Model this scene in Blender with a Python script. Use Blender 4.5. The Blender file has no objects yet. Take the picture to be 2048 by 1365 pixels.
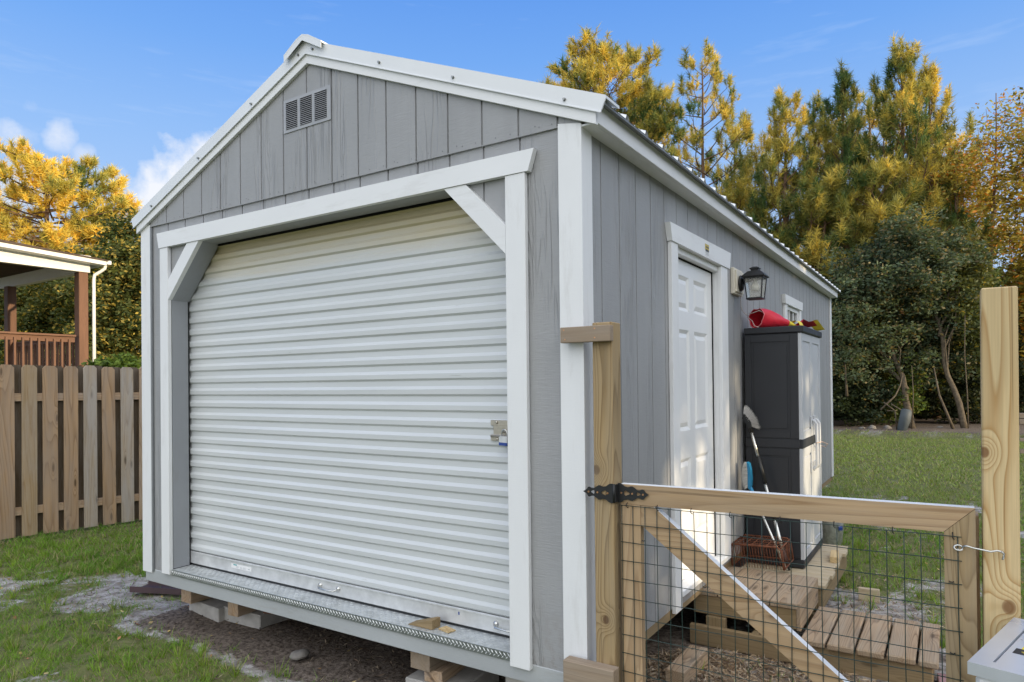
import bpy, math, random
import numpy as np
from mathutils import Vector, Matrix, noise
from mathutils.geometry import tessellate_polygon
rnd = random.Random(7)
nr = np.random.default_rng(7)
scn = bpy.context.scene
COL = scn.collection
PI = math.pi
R = math.radians
# ------------------------------------------------------------------ materials
def newmat(name):
    m = bpy.data.materials.new(name); m.use_nodes = True
    nt = m.node_tree; b = nt.nodes['Principled BSDF']
    return m, nt, b
def N(nt, t, **kw):
    n = nt.nodes.new(t)
    for k, v in kw.items():
        if k in ('op', 'operation'): n.operation = v
        elif k == 'vals':
            for i, x in v.items(): n.inputs[i].default_value = x
        else: setattr(n, k, v)
    return n
def L(nt, a, b): nt.links.new(a, b)
def math_(nt, op, a, b=None, clamp=False):
    n = nt.nodes.new('ShaderNodeMath'); n.operation = op; n.use_clamp = clamp
    for i, x in enumerate((a, b)):
        if x is None: continue
        if isinstance(x, (int, float)): n.inputs[i].default_value = x
        else: nt.links.new(x, n.inputs[i])
    return n.outputs[0]
def ramp(nt, fac, stops, interp='LINEAR'):
    r = nt.nodes.new('ShaderNodeValToRGB'); r.color_ramp.interpolation = interp
    el = r.color_ramp.elements
    while len(el) < len(stops): el.new(.5)
    for e, (p, c) in zip(el, stops):
        e.position = p; e.color = (c, c, c, 1) if isinstance(c, (int, float)) else (*c, 1)
    nt.links.new(fac, r.inputs[0]); return r.outputs[0]
def mix(nt, fac, a, b, mode='MIX'):
    n = nt.nodes.new('ShaderNodeMix'); n.data_type = 'RGBA'; n.blend_type = mode
    for s, x in ((n.inputs[0], fac), (n.inputs[6], a), (n.inputs[7], b)):
        if isinstance(x, (int, float)): s.default_value = x
        elif isinstance(x, tuple): s.default_value = (*x, 1)
        else: nt.links.new(x, s)
    return n.outputs[2]
def noise_(nt, vec, scale, detail=3, rough=.55, dist=0):
    n = nt.nodes.new('ShaderNodeTexNoise'); n.inputs['Scale'].default_value = scale
    n.inputs['Detail'].default_value = detail; n.inputs['Roughness'].default_value = rough
    n.inputs['Distortion'].default_value = dist
    if vec is not None: nt.links.new(vec, n.inputs['Vector'])
    return n.outputs[0]
def gvec(nt, sc=(1, 1, 1)):
    a = nt.nodes.new('ShaderNodeAttribute'); a.attribute_name = 'g'
    m = nt.nodes.new('ShaderNodeMapping'); m.inputs['Scale'].default_value = sc
    nt.links.new(a.outputs['Vector'], m.inputs['Vector']); return m.outputs[0]
def bump(nt, b, h, strength=.3, dist=.002):
    n = nt.nodes.new('ShaderNodeBump'); n.inputs['Strength'].default_value = strength
    n.inputs['Distance'].default_value = dist
    nt.links.new(h, n.inputs['Height']); nt.links.new(n.outputs[0], b.inputs['Normal'])
def wood(name, light, dark, rings=9., contrast=1., weather=None, wamt=0., rough=.7, knots=True, wide=9., knotcol=None, kpos=()):
    m, nt, b = newmat(name)
    base = noise_(nt, gvec(nt, (.5, wide, wide)), 1., 1.2, .35, .1)
    g = gvec(nt); sp = nt.nodes.new('ShaderNodeSeparateXYZ'); L(nt, g, sp.inputs[0])
    cb = nt.nodes.new('ShaderNodeCombineXYZ'); L(nt, math_(nt, 'MULTIPLY', sp.outputs[0], 1.9), cb.inputs[0])
    L(nt, math_(nt, 'MULTIPLY', math_(nt, 'ADD', sp.outputs[1], sp.outputs[2]), 7.5), cb.inputs[1])
    vor = nt.nodes.new('ShaderNodeTexVoronoi'); vor.voronoi_dimensions = '2D'; vor.inputs['Scale'].default_value = 1.
    L(nt, cb.outputs[0], vor.inputs['Vector'])
    kd = math_(nt, 'POWER', 2.718, math_(nt, 'MULTIPLY', math_(nt, 'POWER', vor.outputs['Distance'], 2.), -26.))
    sc_ = nt.nodes.new('ShaderNodeSeparateColor'); L(nt, vor.outputs['Color'], sc_.inputs[0]); has = math_(nt, 'GREATER_THAN', sc_.outputs[0], .62)
    f = math_(nt, 'ADD', base, math_(nt, 'MULTIPLY', math_(nt, 'MULTIPLY', kd, has), .16 if knots else 0.))
    kx = None
    if kpos:
        ge = nt.nodes.new('ShaderNodeNewGeometry')
        for (kx_, kz_, ra) in kpos:
            mp_ = nt.nodes.new('ShaderNodeMapping'); mp_.vector_type = 'POINT'
            mp_.inputs['Location'].default_value = (-kx_ / ra, 0, -kz_ / (ra * 1.25)); mp_.inputs['Scale'].default_value = (1 / ra, 0, 1 / (ra * 1.25))
            L(nt, ge.outputs['Position'], mp_.inputs[0])
            ln_ = nt.nodes.new('ShaderNodeVectorMath'); ln_.operation = 'LENGTH'; L(nt, mp_.outputs[0], ln_.inputs[0])
            kx = ln_.outputs['Value'] if kx is None else math_(nt, 'MINIMUM', kx, ln_.outputs['Value'])
        kk_ = math_(nt, 'POWER', 2.718, math_(nt, 'MULTIPLY', math_(nt, 'POWER', kx, 2.), -.16))
        f = math_(nt, 'ADD', f, math_(nt, 'MULTIPLY', kk_, .22))
    r = math_(nt, 'FRACT', math_(nt, 'MULTIPLY', f, rings * 2.2))
    ringc = ramp(nt, r, [(0., 0.), (.45, .12), (.78, .6), (.9, 1.), (1., .0)])
    fine = noise_(nt, gvec(nt, (3., 170., 170.)), 1., 3, .7)
    broad = noise_(nt, gvec(nt, (.9, 5., 5.)), 1., 3, .6)
    c = mix(nt, math_(nt, 'MULTIPLY', ringc, contrast, True), light, dark)
    c = mix(nt, math_(nt, 'MULTIPLY', ramp(nt, fine, [(.35, 0.), (.75, 1.)]), .42), c, tuple(x * .5 for x in light))
    c = mix(nt, ramp(nt, broad, [(.42, 0.), (.72, .6)]), c, tuple(x * .6 for x in light))
    if knots:
        kc = knotcol or tuple(x * .4 for x in dark)
        c = mix(nt, math_(nt, 'MULTIPLY', has, ramp(nt, vor.outputs['Distance'], [(.03, .9), (.07, .7), (.085, .3), (.16, 0.)])), c, kc)
    if kx is not None: c = mix(nt, ramp(nt, math_(nt, 'ADD', math_(nt, 'MULTIPLY', kx, .33), math_(nt, 'MULTIPLY', fine, .06)), [(.25, .9), (.36, .65), (.42, .1), (.8, 0.)]), c, knotcol or (.12, .06, .03))
    crack = noise_(nt, gvec(nt, (.8, 75., 75.)), 1., 1, .4)
    c = mix(nt, ramp(nt, crack, [(.70, 0.), (.74, .55)]), c, tuple(x * .3 for x in dark))
    if weather:
        w = noise_(nt, gvec(nt, (1.7, 14., 14.)), 1., 5, .7)
        c = mix(nt, math_(nt, 'MULTIPLY', ramp(nt, w, [(.38, 0.), (.62, 1.)]), wamt), c, weather)
    L(nt, c, b.inputs['Base Color']); b.inputs['Roughness'].default_value = rough
    b.inputs['Specular IOR Level'].default_value = .25
    bump(nt, b, math_(nt, 'ADD', fine, math_(nt, 'MULTIPLY', ringc, .5)), .45, .0015)
    return m
def paint(name, c, rough=.5, streak=.35, var=.06, bs=.5, dirt=None, spec=.4, emboss=False):
    m, nt, b = newmat(name)
    v = noise_(nt, gvec(nt, (1.2, 3., 3.)), 1., 4, .6)
    cc = mix(nt, ramp(nt, v, [(.35, 0.), (.7, 1.)]), tuple(x * (1 - var) for x in c), tuple(min(1, x * (1 + var)) for x in c))
    if dirt:
        d = noise_(nt, gvec(nt, (2.5, 14, 14)), 1., 5, .7)
        cc = mix(nt, math_(nt, 'MULTIPLY', ramp(nt, d, [(.55, 0.), (.8, 1.)]), dirt[1]), cc, dirt[0])
    rough_h = noise_(nt, gvec(nt, (140., 18., 18.)), 1., 2, .6)       # cross-grain ripples
    grain = noise_(nt, gvec(nt, (7., 260., 260.)), 1., 3, .7)
    h = math_(nt, 'ADD', math_(nt, 'MULTIPLY', rough_h, streak), math_(nt, 'MULTIPLY', grain, streak))
    if emboss:
        sz_ = nt.nodes.new('ShaderNodeSeparateXYZ'); L(nt, gvec(nt), sz_.inputs[0])
        low = math_(nt, 'MULTIPLY', math_(nt, 'SUBTRACT', .85, sz_.outputs[0]), 1.9, True)
        spl = ramp(nt, noise_(nt, gvec(nt, (16., 22., 22.)), 1., 5, .75), [(.46, 0.), (.62, 1.)])
        cc = mix(nt, math_(nt, 'MULTIPLY', math_(nt, 'MULTIPLY', low, low), math_(nt, 'MULTIPLY', spl, .55)), cc, (.24, .205, .17))
        stv = ramp(nt, noise_(nt, gvec(nt, (.35, 9., 9.)), 1., 3, .6), [(.4, 0.), (.7, 1.)])
        cc = mix(nt, math_(nt, 'MULTIPLY', stv, .14), cc, (.24, .245, .25))
        n0 = noise_(nt, gvec(nt, (.9, 13., 13.)), 1., 2., .5, .3)
        fr = math_(nt, 'FRACT', math_(nt, 'MULTIPLY', n0, 11.))
        cont = ramp(nt, fr, [(0., 1.), (.16, 0.), (.7, 0.), (1., 1.)])
        msk = ramp(nt, noise_(nt, gvec(nt, (.8, 6., 6.)), 1., 1), [(.48, 0.), (.6, 1.)])
        h = math_(nt, 'ADD', h, math_(nt, 'MULTIPLY', math_(nt, 'MULTIPLY', cont, msk), 1.7))
        cc = mix(nt, math_(nt, 'MULTIPLY', math_(nt, 'MULTIPLY', cont, msk), .07), cc, tuple(x * .5 for x in c))
        cc = mix(nt, math_(nt, 'MULTIPLY', rough_h, .16), cc, tuple(x * .6 for x in c))
    L(nt, cc, b.inputs['Base Color']); b.inputs['Roughness'].default_value = rough
    b.inputs['Specular IOR Level'].default_value = spec
    bump(nt, b, h, bs, .002)
    return m
def plain(name, c, rough=.5, metal=0., var=.08, scale=9., spec=.5, bs=.1):
    m, nt, b = newmat(name)
    tc = nt.nodes.new('ShaderNodeTexCoord')
    v = noise_(nt, tc.outputs['Object'], scale, 4, .6)
    cc = mix(nt, ramp(nt, v, [(.3, 0.), (.7, 1.)]), tuple(x * (1 - var) for x in c), tuple(min(1, x * (1 + var)) for x in c))
    L(nt, cc, b.inputs['Base Color'])
    L(nt, ramp(nt, v, [(.3, max(.02, rough - .06)), (.7, min(1, rough + .08))]), b.inputs['Roughness'])
    b.inputs['Metallic'].default_value = metal; b.inputs['Specular IOR Level'].default_value = spec
    if bs: bump(nt, b, noise_(nt, tc.outputs['Object'], scale * 9, 3, .6), bs, .001)
    return m
def leafmat(name, trans=.35, rough=.6, tcol=(1.25, 1.1, .5)):
    m, nt, b = newmat(name)
    a = nt.nodes.new('ShaderNodeAttribute'); a.attribute_name = 'col'
    L(nt, a.outputs['Color'], b.inputs['Base Color']); b.inputs['Roughness'].default_value = rough
    b.inputs['Specular IOR Level'].default_value = .25
    t = nt.nodes.new('ShaderNodeBsdfTranslucent')
    L(nt, mix(nt, 1., a.outputs['Color'], tcol, 'MULTIPLY'), t.inputs['Color'])
    mx = nt.nodes.new('ShaderNodeMixShader'); mx.inputs[0].default_value = trans
    L(nt, b.outputs[0], mx.inputs[1]); L(nt, t.outputs[0], mx.inputs[2])
    L(nt, mx.outputs[0], nt.nodes['Material Output'].inputs['Surface'])
    return m
WHITE = (.78, .79, .80)
M = {}
M['siding'] = paint('gray_siding_paint', (.352, .357, .366), .5, .7, .06, 1., spec=.3, emboss=True)
M['trim'] = paint('white_trim_paint', WHITE, .5, .4, .03, .45, dirt=((.46, .44, .41), .35))
M['gray_trim'] = paint('gray_trim_paint', (.31, .325, .35), .5, .35, .06, .5, dirt=((.25, .24, .22), .35))
M['rim'] = paint('gray_rim_paint', (.40, .42, .43), .6, .6, .08, .6, dirt=((.28, .25, .2), .5))
M['roof'] = plain('white_metal_roof', (.74, .76, .78), .32, 0., .03, 3., .5, 0)
M['roofdark'] = plain('roof_edge_dark_gray', (.2, .21, .22), .5, 0., .1)  # dark gray of the roof underlay, nail heads and trim edge
M['screw'] = plain('galvanized_screw', (.3, .31, .3), .4, .8, .1, 50)
M['alu'] = plain('brushed_aluminium', (.66, .67, .675), .45, .35, .12, 14., .5, .1)
M['steel'] = plain('zinc_steel', (.6, .6, .58), .28, .9, .1, 40.)
M['black'] = plain('black_metal', (.012, .013, .014), .45, 0., .15, 30., .5)
M['dark'] = plain('dark_gap', (.01, .01, .011), .9, 0., 0., 5., .1, 0)
M['tallpost'] = wood('fresh_yellow_post', (.68, .52, .28), (.42, .235, .08), 9, 1., None, 0, .65, False, 6.5, (.20, .10, .04), ((1.417, 1.402, .013), (1.475, .922, .017)))
M['gatepost'] = wood('treated_gate_post', (.44, .315, .165), (.19, .115, .045), 10, 1., (.33, .28, .2), .35, .7, False, 8., (.10, .05, .025), ((.113, .65, .014), (.076, 1.27, .016)))
M['tallpine'] = wood('fresh_yellow_pine', (.66, .50, .27), (.45, .26, .10), 5, .8, None, 0, .65, True, 11., (.16, .075, .03))
M['postpine'] = wood('treated_pine_post', (.44, .315, .165), (.21, .13, .055), 10, 1., (.33, .28, .2), .35, .7, True, 8.)
M['gatepine'] = wood('gate_pine', (.50, .345, .195), (.27, .155, .07), 7, .85, (.42, .33, .23), .4, .7, True, 6.)
M['oldboard'] = wood('aged_board', (.37, .285, .205), (.23, .165, .11), 6, .45, (.32, .27, .22), .5, .75, False)
M['steps'] = wood('weathered_step_board', (.43, .31, .20), (.19, .12, .07), 8, 1., (.37, .325, .26), .45, .8, True)
M['skirt'] = wood('treated_skirt_board', (.33, .24, .13), (.2, .135, .06), 7, .6, (.26, .2, .13), .4, .8, True)
M['deck'] = wood('pale_deck_board', (.56, .46, .31), (.36, .26, .14), 8, .7, (.5, .44, .35), .3, .75, False)
M['fence'] = wood('weathered_fence_board', (.55, .385, .24), (.31, .19, .11), 6.5, .85, (.40, .34, .29), .5, .85, True, 7.)
M['fence_b'] = wood('pale_weathered_fence_board', (.50, .40, .29), (.30, .22, .15), 5.5, .8, (.44, .40, .36), .7, .85, True, 7.)
M['fence_c'] = wood('warm_fence_board', (.50, .33, .19), (.27, .16, .08), 7.5, .9, (.36, .29, .23), .5, .85, True, 6.)
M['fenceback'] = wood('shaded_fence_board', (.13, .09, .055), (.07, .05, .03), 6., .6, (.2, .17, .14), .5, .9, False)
M['fencebrown'] = wood('tan_stained_fence_board', (.46, .33, .19), (.30, .17, .07), 6., .7, (.43, .37, .3), .55, .85, True)
M['cedar'] = wood('brown_stained_wood', (.19, .095, .055), (.11, .055, .032), 7, .5, None, 0, .6, False)
M['concrete'] = plain('concrete', (.40, .385, .36), .9, 0., .16, 12., .2, .6)
M['resin_dark'] = plain('charcoal_resin', (.022, .024, .029), .5, 0., .1, 6., .45, .15)
M['resin_light'] = plain('pale_gray_resin', (.52, .54, .57), .42, 0., .03, 6., .4, .1)
M['doorwhite'] = plain('white_door_paint', (.80, .81, .82), .35, 0., .02, 5., .5, .05)
M['gold'] = plain('sticker_gold', (.55, .42, .08), .5)
M['paper'] = plain('sticker_white', (.8, .8, .8), .6, 0, .02)
M['ink'] = plain('printed_ink', (.08, .09, .1), .7)
M['teal'] = plain('sticker_teal', (.02, .35, .36), .6)
M['bluepl'] = plain('blue_plastic', (.02, .22, .42), .4)
M['lockblue'] = plain('lock_blue_bumper', (.03, .07, .3), .5)
M['bristle'] = plain('bristle_white', (.62, .6, .57), .8, 0, .15, 60)
M['rust'] = plain('rusted_wire', (.17, .06, .03), .8, .2, .4, 40)
M['red'] = plain('red_nylon', (.62, .015, .035), .5, 0, .12, 18)
M['redin'] = plain('red_nylon_inside', (.5, .01, .02), .6, 0, .12, 18)
M['yellow'] = plain('yellow_nylon', (.75, .60, .05), .55, 0, .08, 18)
M['rope'] = plain('pale_rope', (.55, .48, .45), .8)
M['copper'] = plain('copper_screw', (.55, .3, .16), .35, .9)
M['wire'] = plain('green_coated_wire', (.012, .035, .03), .45, 0, .1)
M['shingle'] = plain('brown_shingle', (.09, .065, .05), .9, 0, .3, 8, .2, .6)
M['vinyl'] = plain('white_vinyl', (.78, .77, .74), .45, 0, .03)
M['bluehouse'] = plain('pale_blue_siding', (.42, .5, .56), .7)
M['brownpl'] = plain('dark_brown_plastic', (.06, .035, .04), .6, 0, .2)
M['stainless'] = plain('stainless_lid', (.66, .69, .74), .3, .5, .05, 5., .5, 0)
M['whitebody'] = plain('white_enamel', (.8, .81, .82), .3, 0, .02)
M['bark'] = plain('tree_bark', (.16, .11, .08), .95, 0, .4, 14., .1, 1.)
M['barkgray'] = plain('gray_bark', (.12, .098, .072), .95, 0, .35, 14., .1, 1.)
M['barkred'] = plain('pine_bark', (.15, .095, .06), .95, 0, .4, 9., .1, 1.)
M['leaf'] = leafmat('leaf', .38)
M['needle'] = leafmat('needle', .4, .55)
M['grass'] = leafmat('grass_blade', .3, .6, (1.2, 1.15, .5))
M['straw'] = leafmat('straw', .05, .8, (1, 1, 1))
M['barrow'] = plain('blue_gray_tray', (.045, .06, .07), .6, 0, .15, 6)
M['pink'] = plain('pinkish_paver', (.33, .2, .2), .9, 0, .15, 20, .2, .5)
M['rock'] = plain('pale_stone', (.2, .185, .17), .95, 0, .25, 9, .2, .8)
def curtainmat():
    m, nt, b = newmat('roller_curtain')
    g = gvec(nt, (1, 1, 1)); s = nt.nodes.new('ShaderNodeSeparateXYZ'); L(nt, g, s.inputs[0])
    z = s.outputs[0]
    n = noise_(nt, gvec(nt, (9., .8, 1.)), 1., 4, .6)
    c = mix(nt, ramp(nt, n, [(.3, 0.), (.7, 1.)]), (.57, .595, .605), (.64, .665, .68))
    t = ramp(nt, math_(nt, 'ADD', z, math_(nt, 'MULTIPLY', n, .10)), [(0, 0.), (1, 1.)])
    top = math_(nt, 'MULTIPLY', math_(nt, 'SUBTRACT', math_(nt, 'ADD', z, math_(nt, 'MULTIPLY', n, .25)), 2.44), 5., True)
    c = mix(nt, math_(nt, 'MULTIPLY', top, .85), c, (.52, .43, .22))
    scuff = noise_(nt, gvec(nt, (40., 3., 1.)), 1., 5, .75)
    c = mix(nt, ramp(nt, scuff, [(.66, 0.), (.73, .5)]), c, (.34, .35, .33))
    L(nt, c, b.inputs['Base Color']); b.inputs['Roughness'].default_value = .34
    b.inputs['Specular IOR Level'].default_value = .5
    return m
M['curtain'] = curtainmat()
def treadmat():
    m, nt, b = newmat('tread_plate')
    n = noise_(nt, gvec(nt, (14, 14, 14)), 1., 4, .65)
    L(nt, ramp(nt, n, [(.3, (.42, .44, .44)), (.7, (.66, .69, .70))]), b.inputs['Base Color'])
    L(nt, ramp(nt, n, [(.3, .5), (.7, .3)]), b.inputs['Roughness']); b.inputs['Metallic'].default_value = .45
    return m
M['tread'] = treadmat()
def glassmat():
    m, nt, b = newmat('window_glass')
    b.inputs['Base Color'].default_value = (.02, .025, .02, 1); b.inputs['Roughness'].default_value = .05
    b.inputs['Specular IOR Level'].default_value = .9
    return m
M['pane'] = glassmat()
def lampglass():
    m, nt, b = newmat('seeded_lamp_glass')
    b.inputs['Base Color'].default_value = (.85, .84, .78, 1); b.inputs['Roughness'].default_value = .25
    b.inputs['Transmission Weight'].default_value = .75; b.inputs['IOR'].default_value = 1.1
    return m
M['lampglass'] = lampglass()
M['bulb'] = plain('frosted_bulb', (.85, .84, .8), .4)
# ------------------------------------------------------------------ mesh builder
BOXF = None
class MB:
    def __init__(s): s.v = []; s.f = []; s.g = []; s.c = []; s.sm = []
    def add(s, vs, fs, gs=None, smooth=False, col=None):
        o = len(s.v); s.v += [tuple(v) for v in vs]
        if gs is None:
            k = rnd.random() * 20; gs = [(v[2] + k, v[0] + k, v[1] + k) for v in vs]
        s.g += [tuple(x) for x in gs]
        s.f += [tuple(i + o for i in f) for f in fs]; s.sm += [smooth] * len(fs)
        return s
    def box(s, lo, hi, axis=None, bev=.002, M4=None):
        lo = Vector(lo); hi = Vector(hi); c = (lo + hi) / 2; h = (hi - lo) / 2
        d = list(h)
        if axis is None: axis = d.index(max(d))
        o = [i for i in range(3) if i != axis]
        off = (rnd.random() * 30, rnd.random() * 30, rnd.random() * 30)
        bev = min(bev, min(d) * .4)
        vs = []; idx = {}
        S = [(a, b, e) for a in (-1, 1) for b in (-1, 1) for e in (-1, 1)]
        for sg in S:
            for ax in range(3):
                p = [sg[i] * (d[i] - (0 if i == ax else bev)) for i in range(3)]
                idx[sg, ax] = len(vs); vs.append(Vector(p))
        fs = []
        def face(ids):
            n = Vector((0, 0, 0)); cc = Vector((0, 0, 0))
            P = [vs[i] for i in ids]
            for i in range(len(P)): n += P[i].cross(P[(i + 1) % len(P)]); cc += P[i]
            fs.append(tuple(ids) if n.dot(cc) > 0 else tuple(reversed(ids)))
        for ax in range(3):
            a, b = [i for i in range(3) if i != ax]
            for sg in (-1, 1):
                q = []
                for (u, w) in ((-1, -1), (1, -1), (1, 1), (-1, 1)):
                    t = [0, 0, 0]; t[ax] = sg; t[a] = u; t[b] = w; q.append(idx[tuple(t), ax])
                face(q)
            for u in (-1, 1):
                for w in (-1, 1):
                    t0 = [0, 0, 0]; t0[a] = u; t0[b] = w; t1 = list(t0); t0[ax] = -1; t1[ax] = 1
                    face([idx[tuple(t0), a], idx[tuple(t0), b], idx[tuple(t1), b], idx[tuple(t1), a]])
        for sg in S: face([idx[sg, 0], idx[sg, 1], idx[sg, 2]])
        W = [v + c for v in vs]
        gs = [(w[axis] + off[0], w[o[0]] + off[1], w[o[1]] + off[2]) for w in W]
        if M4 is not None: W = [M4 @ w for w in W]
        return s.add(W, fs, gs)
    def bar(s, a, b, w, t, up=(0, 0, 1), bev=.002):
        """square bar from a to b, width w (across), thickness t (along up)"""
        a = Vector(a); b = Vector(b); x = (b - a); ln = x.length; x.normalize()
        y = Vector(up).cross(x)
        if y.length < 1e-4: y = Vector((0, 1, 0)).cross(x)
        y.normalize(); z = x.cross(y)
        m = Matrix((x, y, z)).transposed().to_4x4(); m.translation = a
        return s.box((0, -w / 2, -t / 2), (ln, w / 2, t / 2), 0, bev, m)
    def tube(s, pts, rad, n=6, caps=True, smooth=True):
        pts = [Vector(p) for p in pts]
        if isinstance(rad, (int, float)): rad = [rad] * len(pts)
        vs = []; gs = []; dist = 0; ref = None; k = rnd.random() * 9
        for i, p in enumerate(pts):
            t = (pts[min(i + 1, len(pts) - 1)] - pts[max(i - 1, 0)])
            if t.length < 1e-9: t = Vector((0, 0, 1))
            t.normalize()
            if ref is None: ref = t.orthogonal().normalized()
            ref = (ref - t * ref.dot(t))
            if ref.length < 1e-6: ref = t.orthogonal()
            ref.normalize(); bi = t.cross(ref)
            if i: dist += (p - pts[i - 1]).length
            for j in range(n):
                a = 2 * PI * j / n
                vs.append(p + (ref * math.cos(a) + bi * math.sin(a)) * rad[i])
                gs.append((dist + k, math.cos(a) * rad[i], math.sin(a) * rad[i]))
        fs = []
        for i in range(len(pts) - 1):
            for j in range(n):
                fs.append((i * n + j, i * n + (j + 1) % n, (i + 1) * n + (j + 1) % n, (i + 1) * n + j))
        s.add(vs, fs, gs, smooth)
        if caps:
            o = len(s.v) - len(vs); e = o + (len(pts) - 1) * n
            s.f += [tuple(o + n - 1 - j for j in range(n)), tuple(e + j for j in range(n))]; s.sm += [False, False]
        return s
    def prism(s, poly, plane, d0, d1, axis=0, holes=()):
        """poly: 2-D outline in plane 'xz' (extruded in y), 'yz' (in x) or 'xy' (in z)"""
        def P(u, w, d): return {'xz': (u, d, w), 'yz': (d, u, w), 'xy': (u, w, d)}[plane]
        loops = [list(poly)] + [list(h) for h in holes]
        flat = [p for l in loops for p in l]; n = len(flat)
        tris = tessellate_polygon([[Vector((p[0], p[1], 0)) for p in l] for l in loops])
        vs = [P(*p, d0) for p in flat] + [P(*p, d1) for p in flat]
        fs = []
        a0 = lambda t: sum(flat[t[i]][0] * flat[t[(i + 1) % 3]][1] - flat[t[(i + 1) % 3]][0] * flat[t[i]][1] for i in range(3))
        flip = {'xz': -1, 'yz': 1, 'xy': 1}[plane] * (1 if d1 > d0 else -1)
        for t in tris:
            t = tuple(t)
            if a0(t) < 0: t = t[::-1]
            if flip < 0: t = t[::-1]
            fs.append(tuple(i + n for i in t)); fs.append(tuple(reversed(t)))
        o = 0
        for li, l in enumerate(loops):
            m = len(l)
            ar = sum(l[i][0] * l[(i + 1) % m][1] - l[(i + 1) % m][0] * l[i][1] for i in range(m))
            sgn = (1 if ar > 0 else -1) * flip * (1 if li == 0 else -1)
            for i in range(m):
                a, b = o + i, o + (i + 1) % m
                q = (a, b, b + n, a + n)
                fs.append(q if sgn > 0 else q[::-1])
            o += m
        k = (rnd.random() * 20, rnd.random() * 20)
        oth = [i for i in range(3) if i != axis]
        gs = [(v[axis] + k[0], v[oth[0]] + k[1], v[oth[1]]) for v in vs]
        return s.add(vs, fs, gs)
    def lathe(s, prof, center, n=16, smooth=True, M4=None):
        vs = []; fs = []; m = len(prof)
        for r, z in prof:
            for j in range(n):
                a = 2 * PI * j / n; v = Vector((r * math.cos(a), r * math.sin(a), z))
                if M4 is not None: v = M4 @ v
                vs.append(v + Vector(center))
        for i in range(m - 1):
            for j in range(n): fs.append((i * n + j, i * n + (j + 1) % n, (i + 1) * n + (j + 1) % n, (i + 1) * n + j))
        return s.add(vs, fs, None, smooth)
    def build(s, name, mat, parent=None, kind=None):
        me = bpy.data.meshes.new(name)
        me.from_pydata(s.v, [], s.f)
        a = me.attributes.new('g', 'FLOAT_VECTOR', 'POINT')
        a.data.foreach_set('vector', np.array(s.g, 'f').ravel())
        me.polygons.foreach_set('use_smooth', s.sm)
        me.materials.append(M[mat] if isinstance(mat, str) else mat)
        me.update()
        return link(name, me, parent, kind)
def wloc(o):
    l = Vector((0, 0, 0))
    while o is not None: l += o.location; o = o.parent
    return l
def link(name, me, parent=None, kind=None):
    o = bpy.data.objects.new(name, me); COL.objects.link(o)
    if parent is not None:
        o.parent = parent; o.location = -wloc(parent)
    if kind: o['kind'] = kind
    return o
def tag(o, label, cat, group=None, kind=None):
    o['label'] = label; o['category'] = cat
    if group: o['group'] = group
    if kind: o['kind'] = kind
    return o
def thing(name, loc, label, cat, group=None):
    o = bpy.data.objects.new(name, None); COL.objects.link(o); o.location = loc
    o.empty_display_size = .2
    return tag(o, label, cat, group)
def rawmesh(name, V, F, C, mat, parent=None, kind=None, smooth=False):
    """V (n,3), F (m,k) indices, C (n,3) vertex colours"""
    me = bpy.data.meshes.new(name); V = np.asarray(V, 'f'); F = np.asarray(F, 'i'); k = F.shape[1]
    me.vertices.add(len(V)); me.vertices.foreach_set('co', V.ravel())
    me.loops.add(F.size); me.loops.foreach_set('vertex_index', F.ravel())
    me.polygons.add(len(F)); me.polygons.foreach_set('loop_start', np.arange(0, F.size, k, dtype='i'))
    if smooth: me.polygons.foreach_set('use_smooth', np.ones(len(F), bool))
    a = me.attributes.new('col', 'FLOAT_COLOR', 'POINT')
    a.data.foreach_set('color', np.concatenate([C, np.ones((len(C), 1))], 1).astype('f').ravel())
    me.materials.append(M[mat] if isinstance(mat, str) else mat)
    me.update(calc_edges=True)
    return link(name, me, parent, kind)
def diamonds(P, U, V, C):
    """leaf shaped quads"""
    n = len(P); W = np.empty((n, 4, 3)); W[:, 0] = P - U; W[:, 1] = P + V; W[:, 2] = P + U; W[:, 3] = P - V
    return W.reshape(-1, 3), np.arange(n * 4).reshape(-1, 4), np.repeat(C, 4, 0)
def spikes(P, D, S, C, tip=None):
    """thin triangles: base P +- S, tip P + D"""
    n = len(P); W = np.empty((n, 3, 3)); W[:, 0] = P - S; W[:, 1] = P + S; W[:, 2] = P + D
    CC = np.repeat(C, 3, 0)
    if tip is not None: CC = CC.reshape(n, 3, 3); CC[:, 2] *= tip; CC = CC.reshape(-1, 3)
    return W.reshape(-1, 3), np.arange(n * 3).reshape(-1, 3), CC
def unit(a): return a / (np.linalg.norm(a, axis=-1, keepdims=True) + 1e-9)
def rdir(n): return unit(nr.normal(size=(n, 3)))
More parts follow.
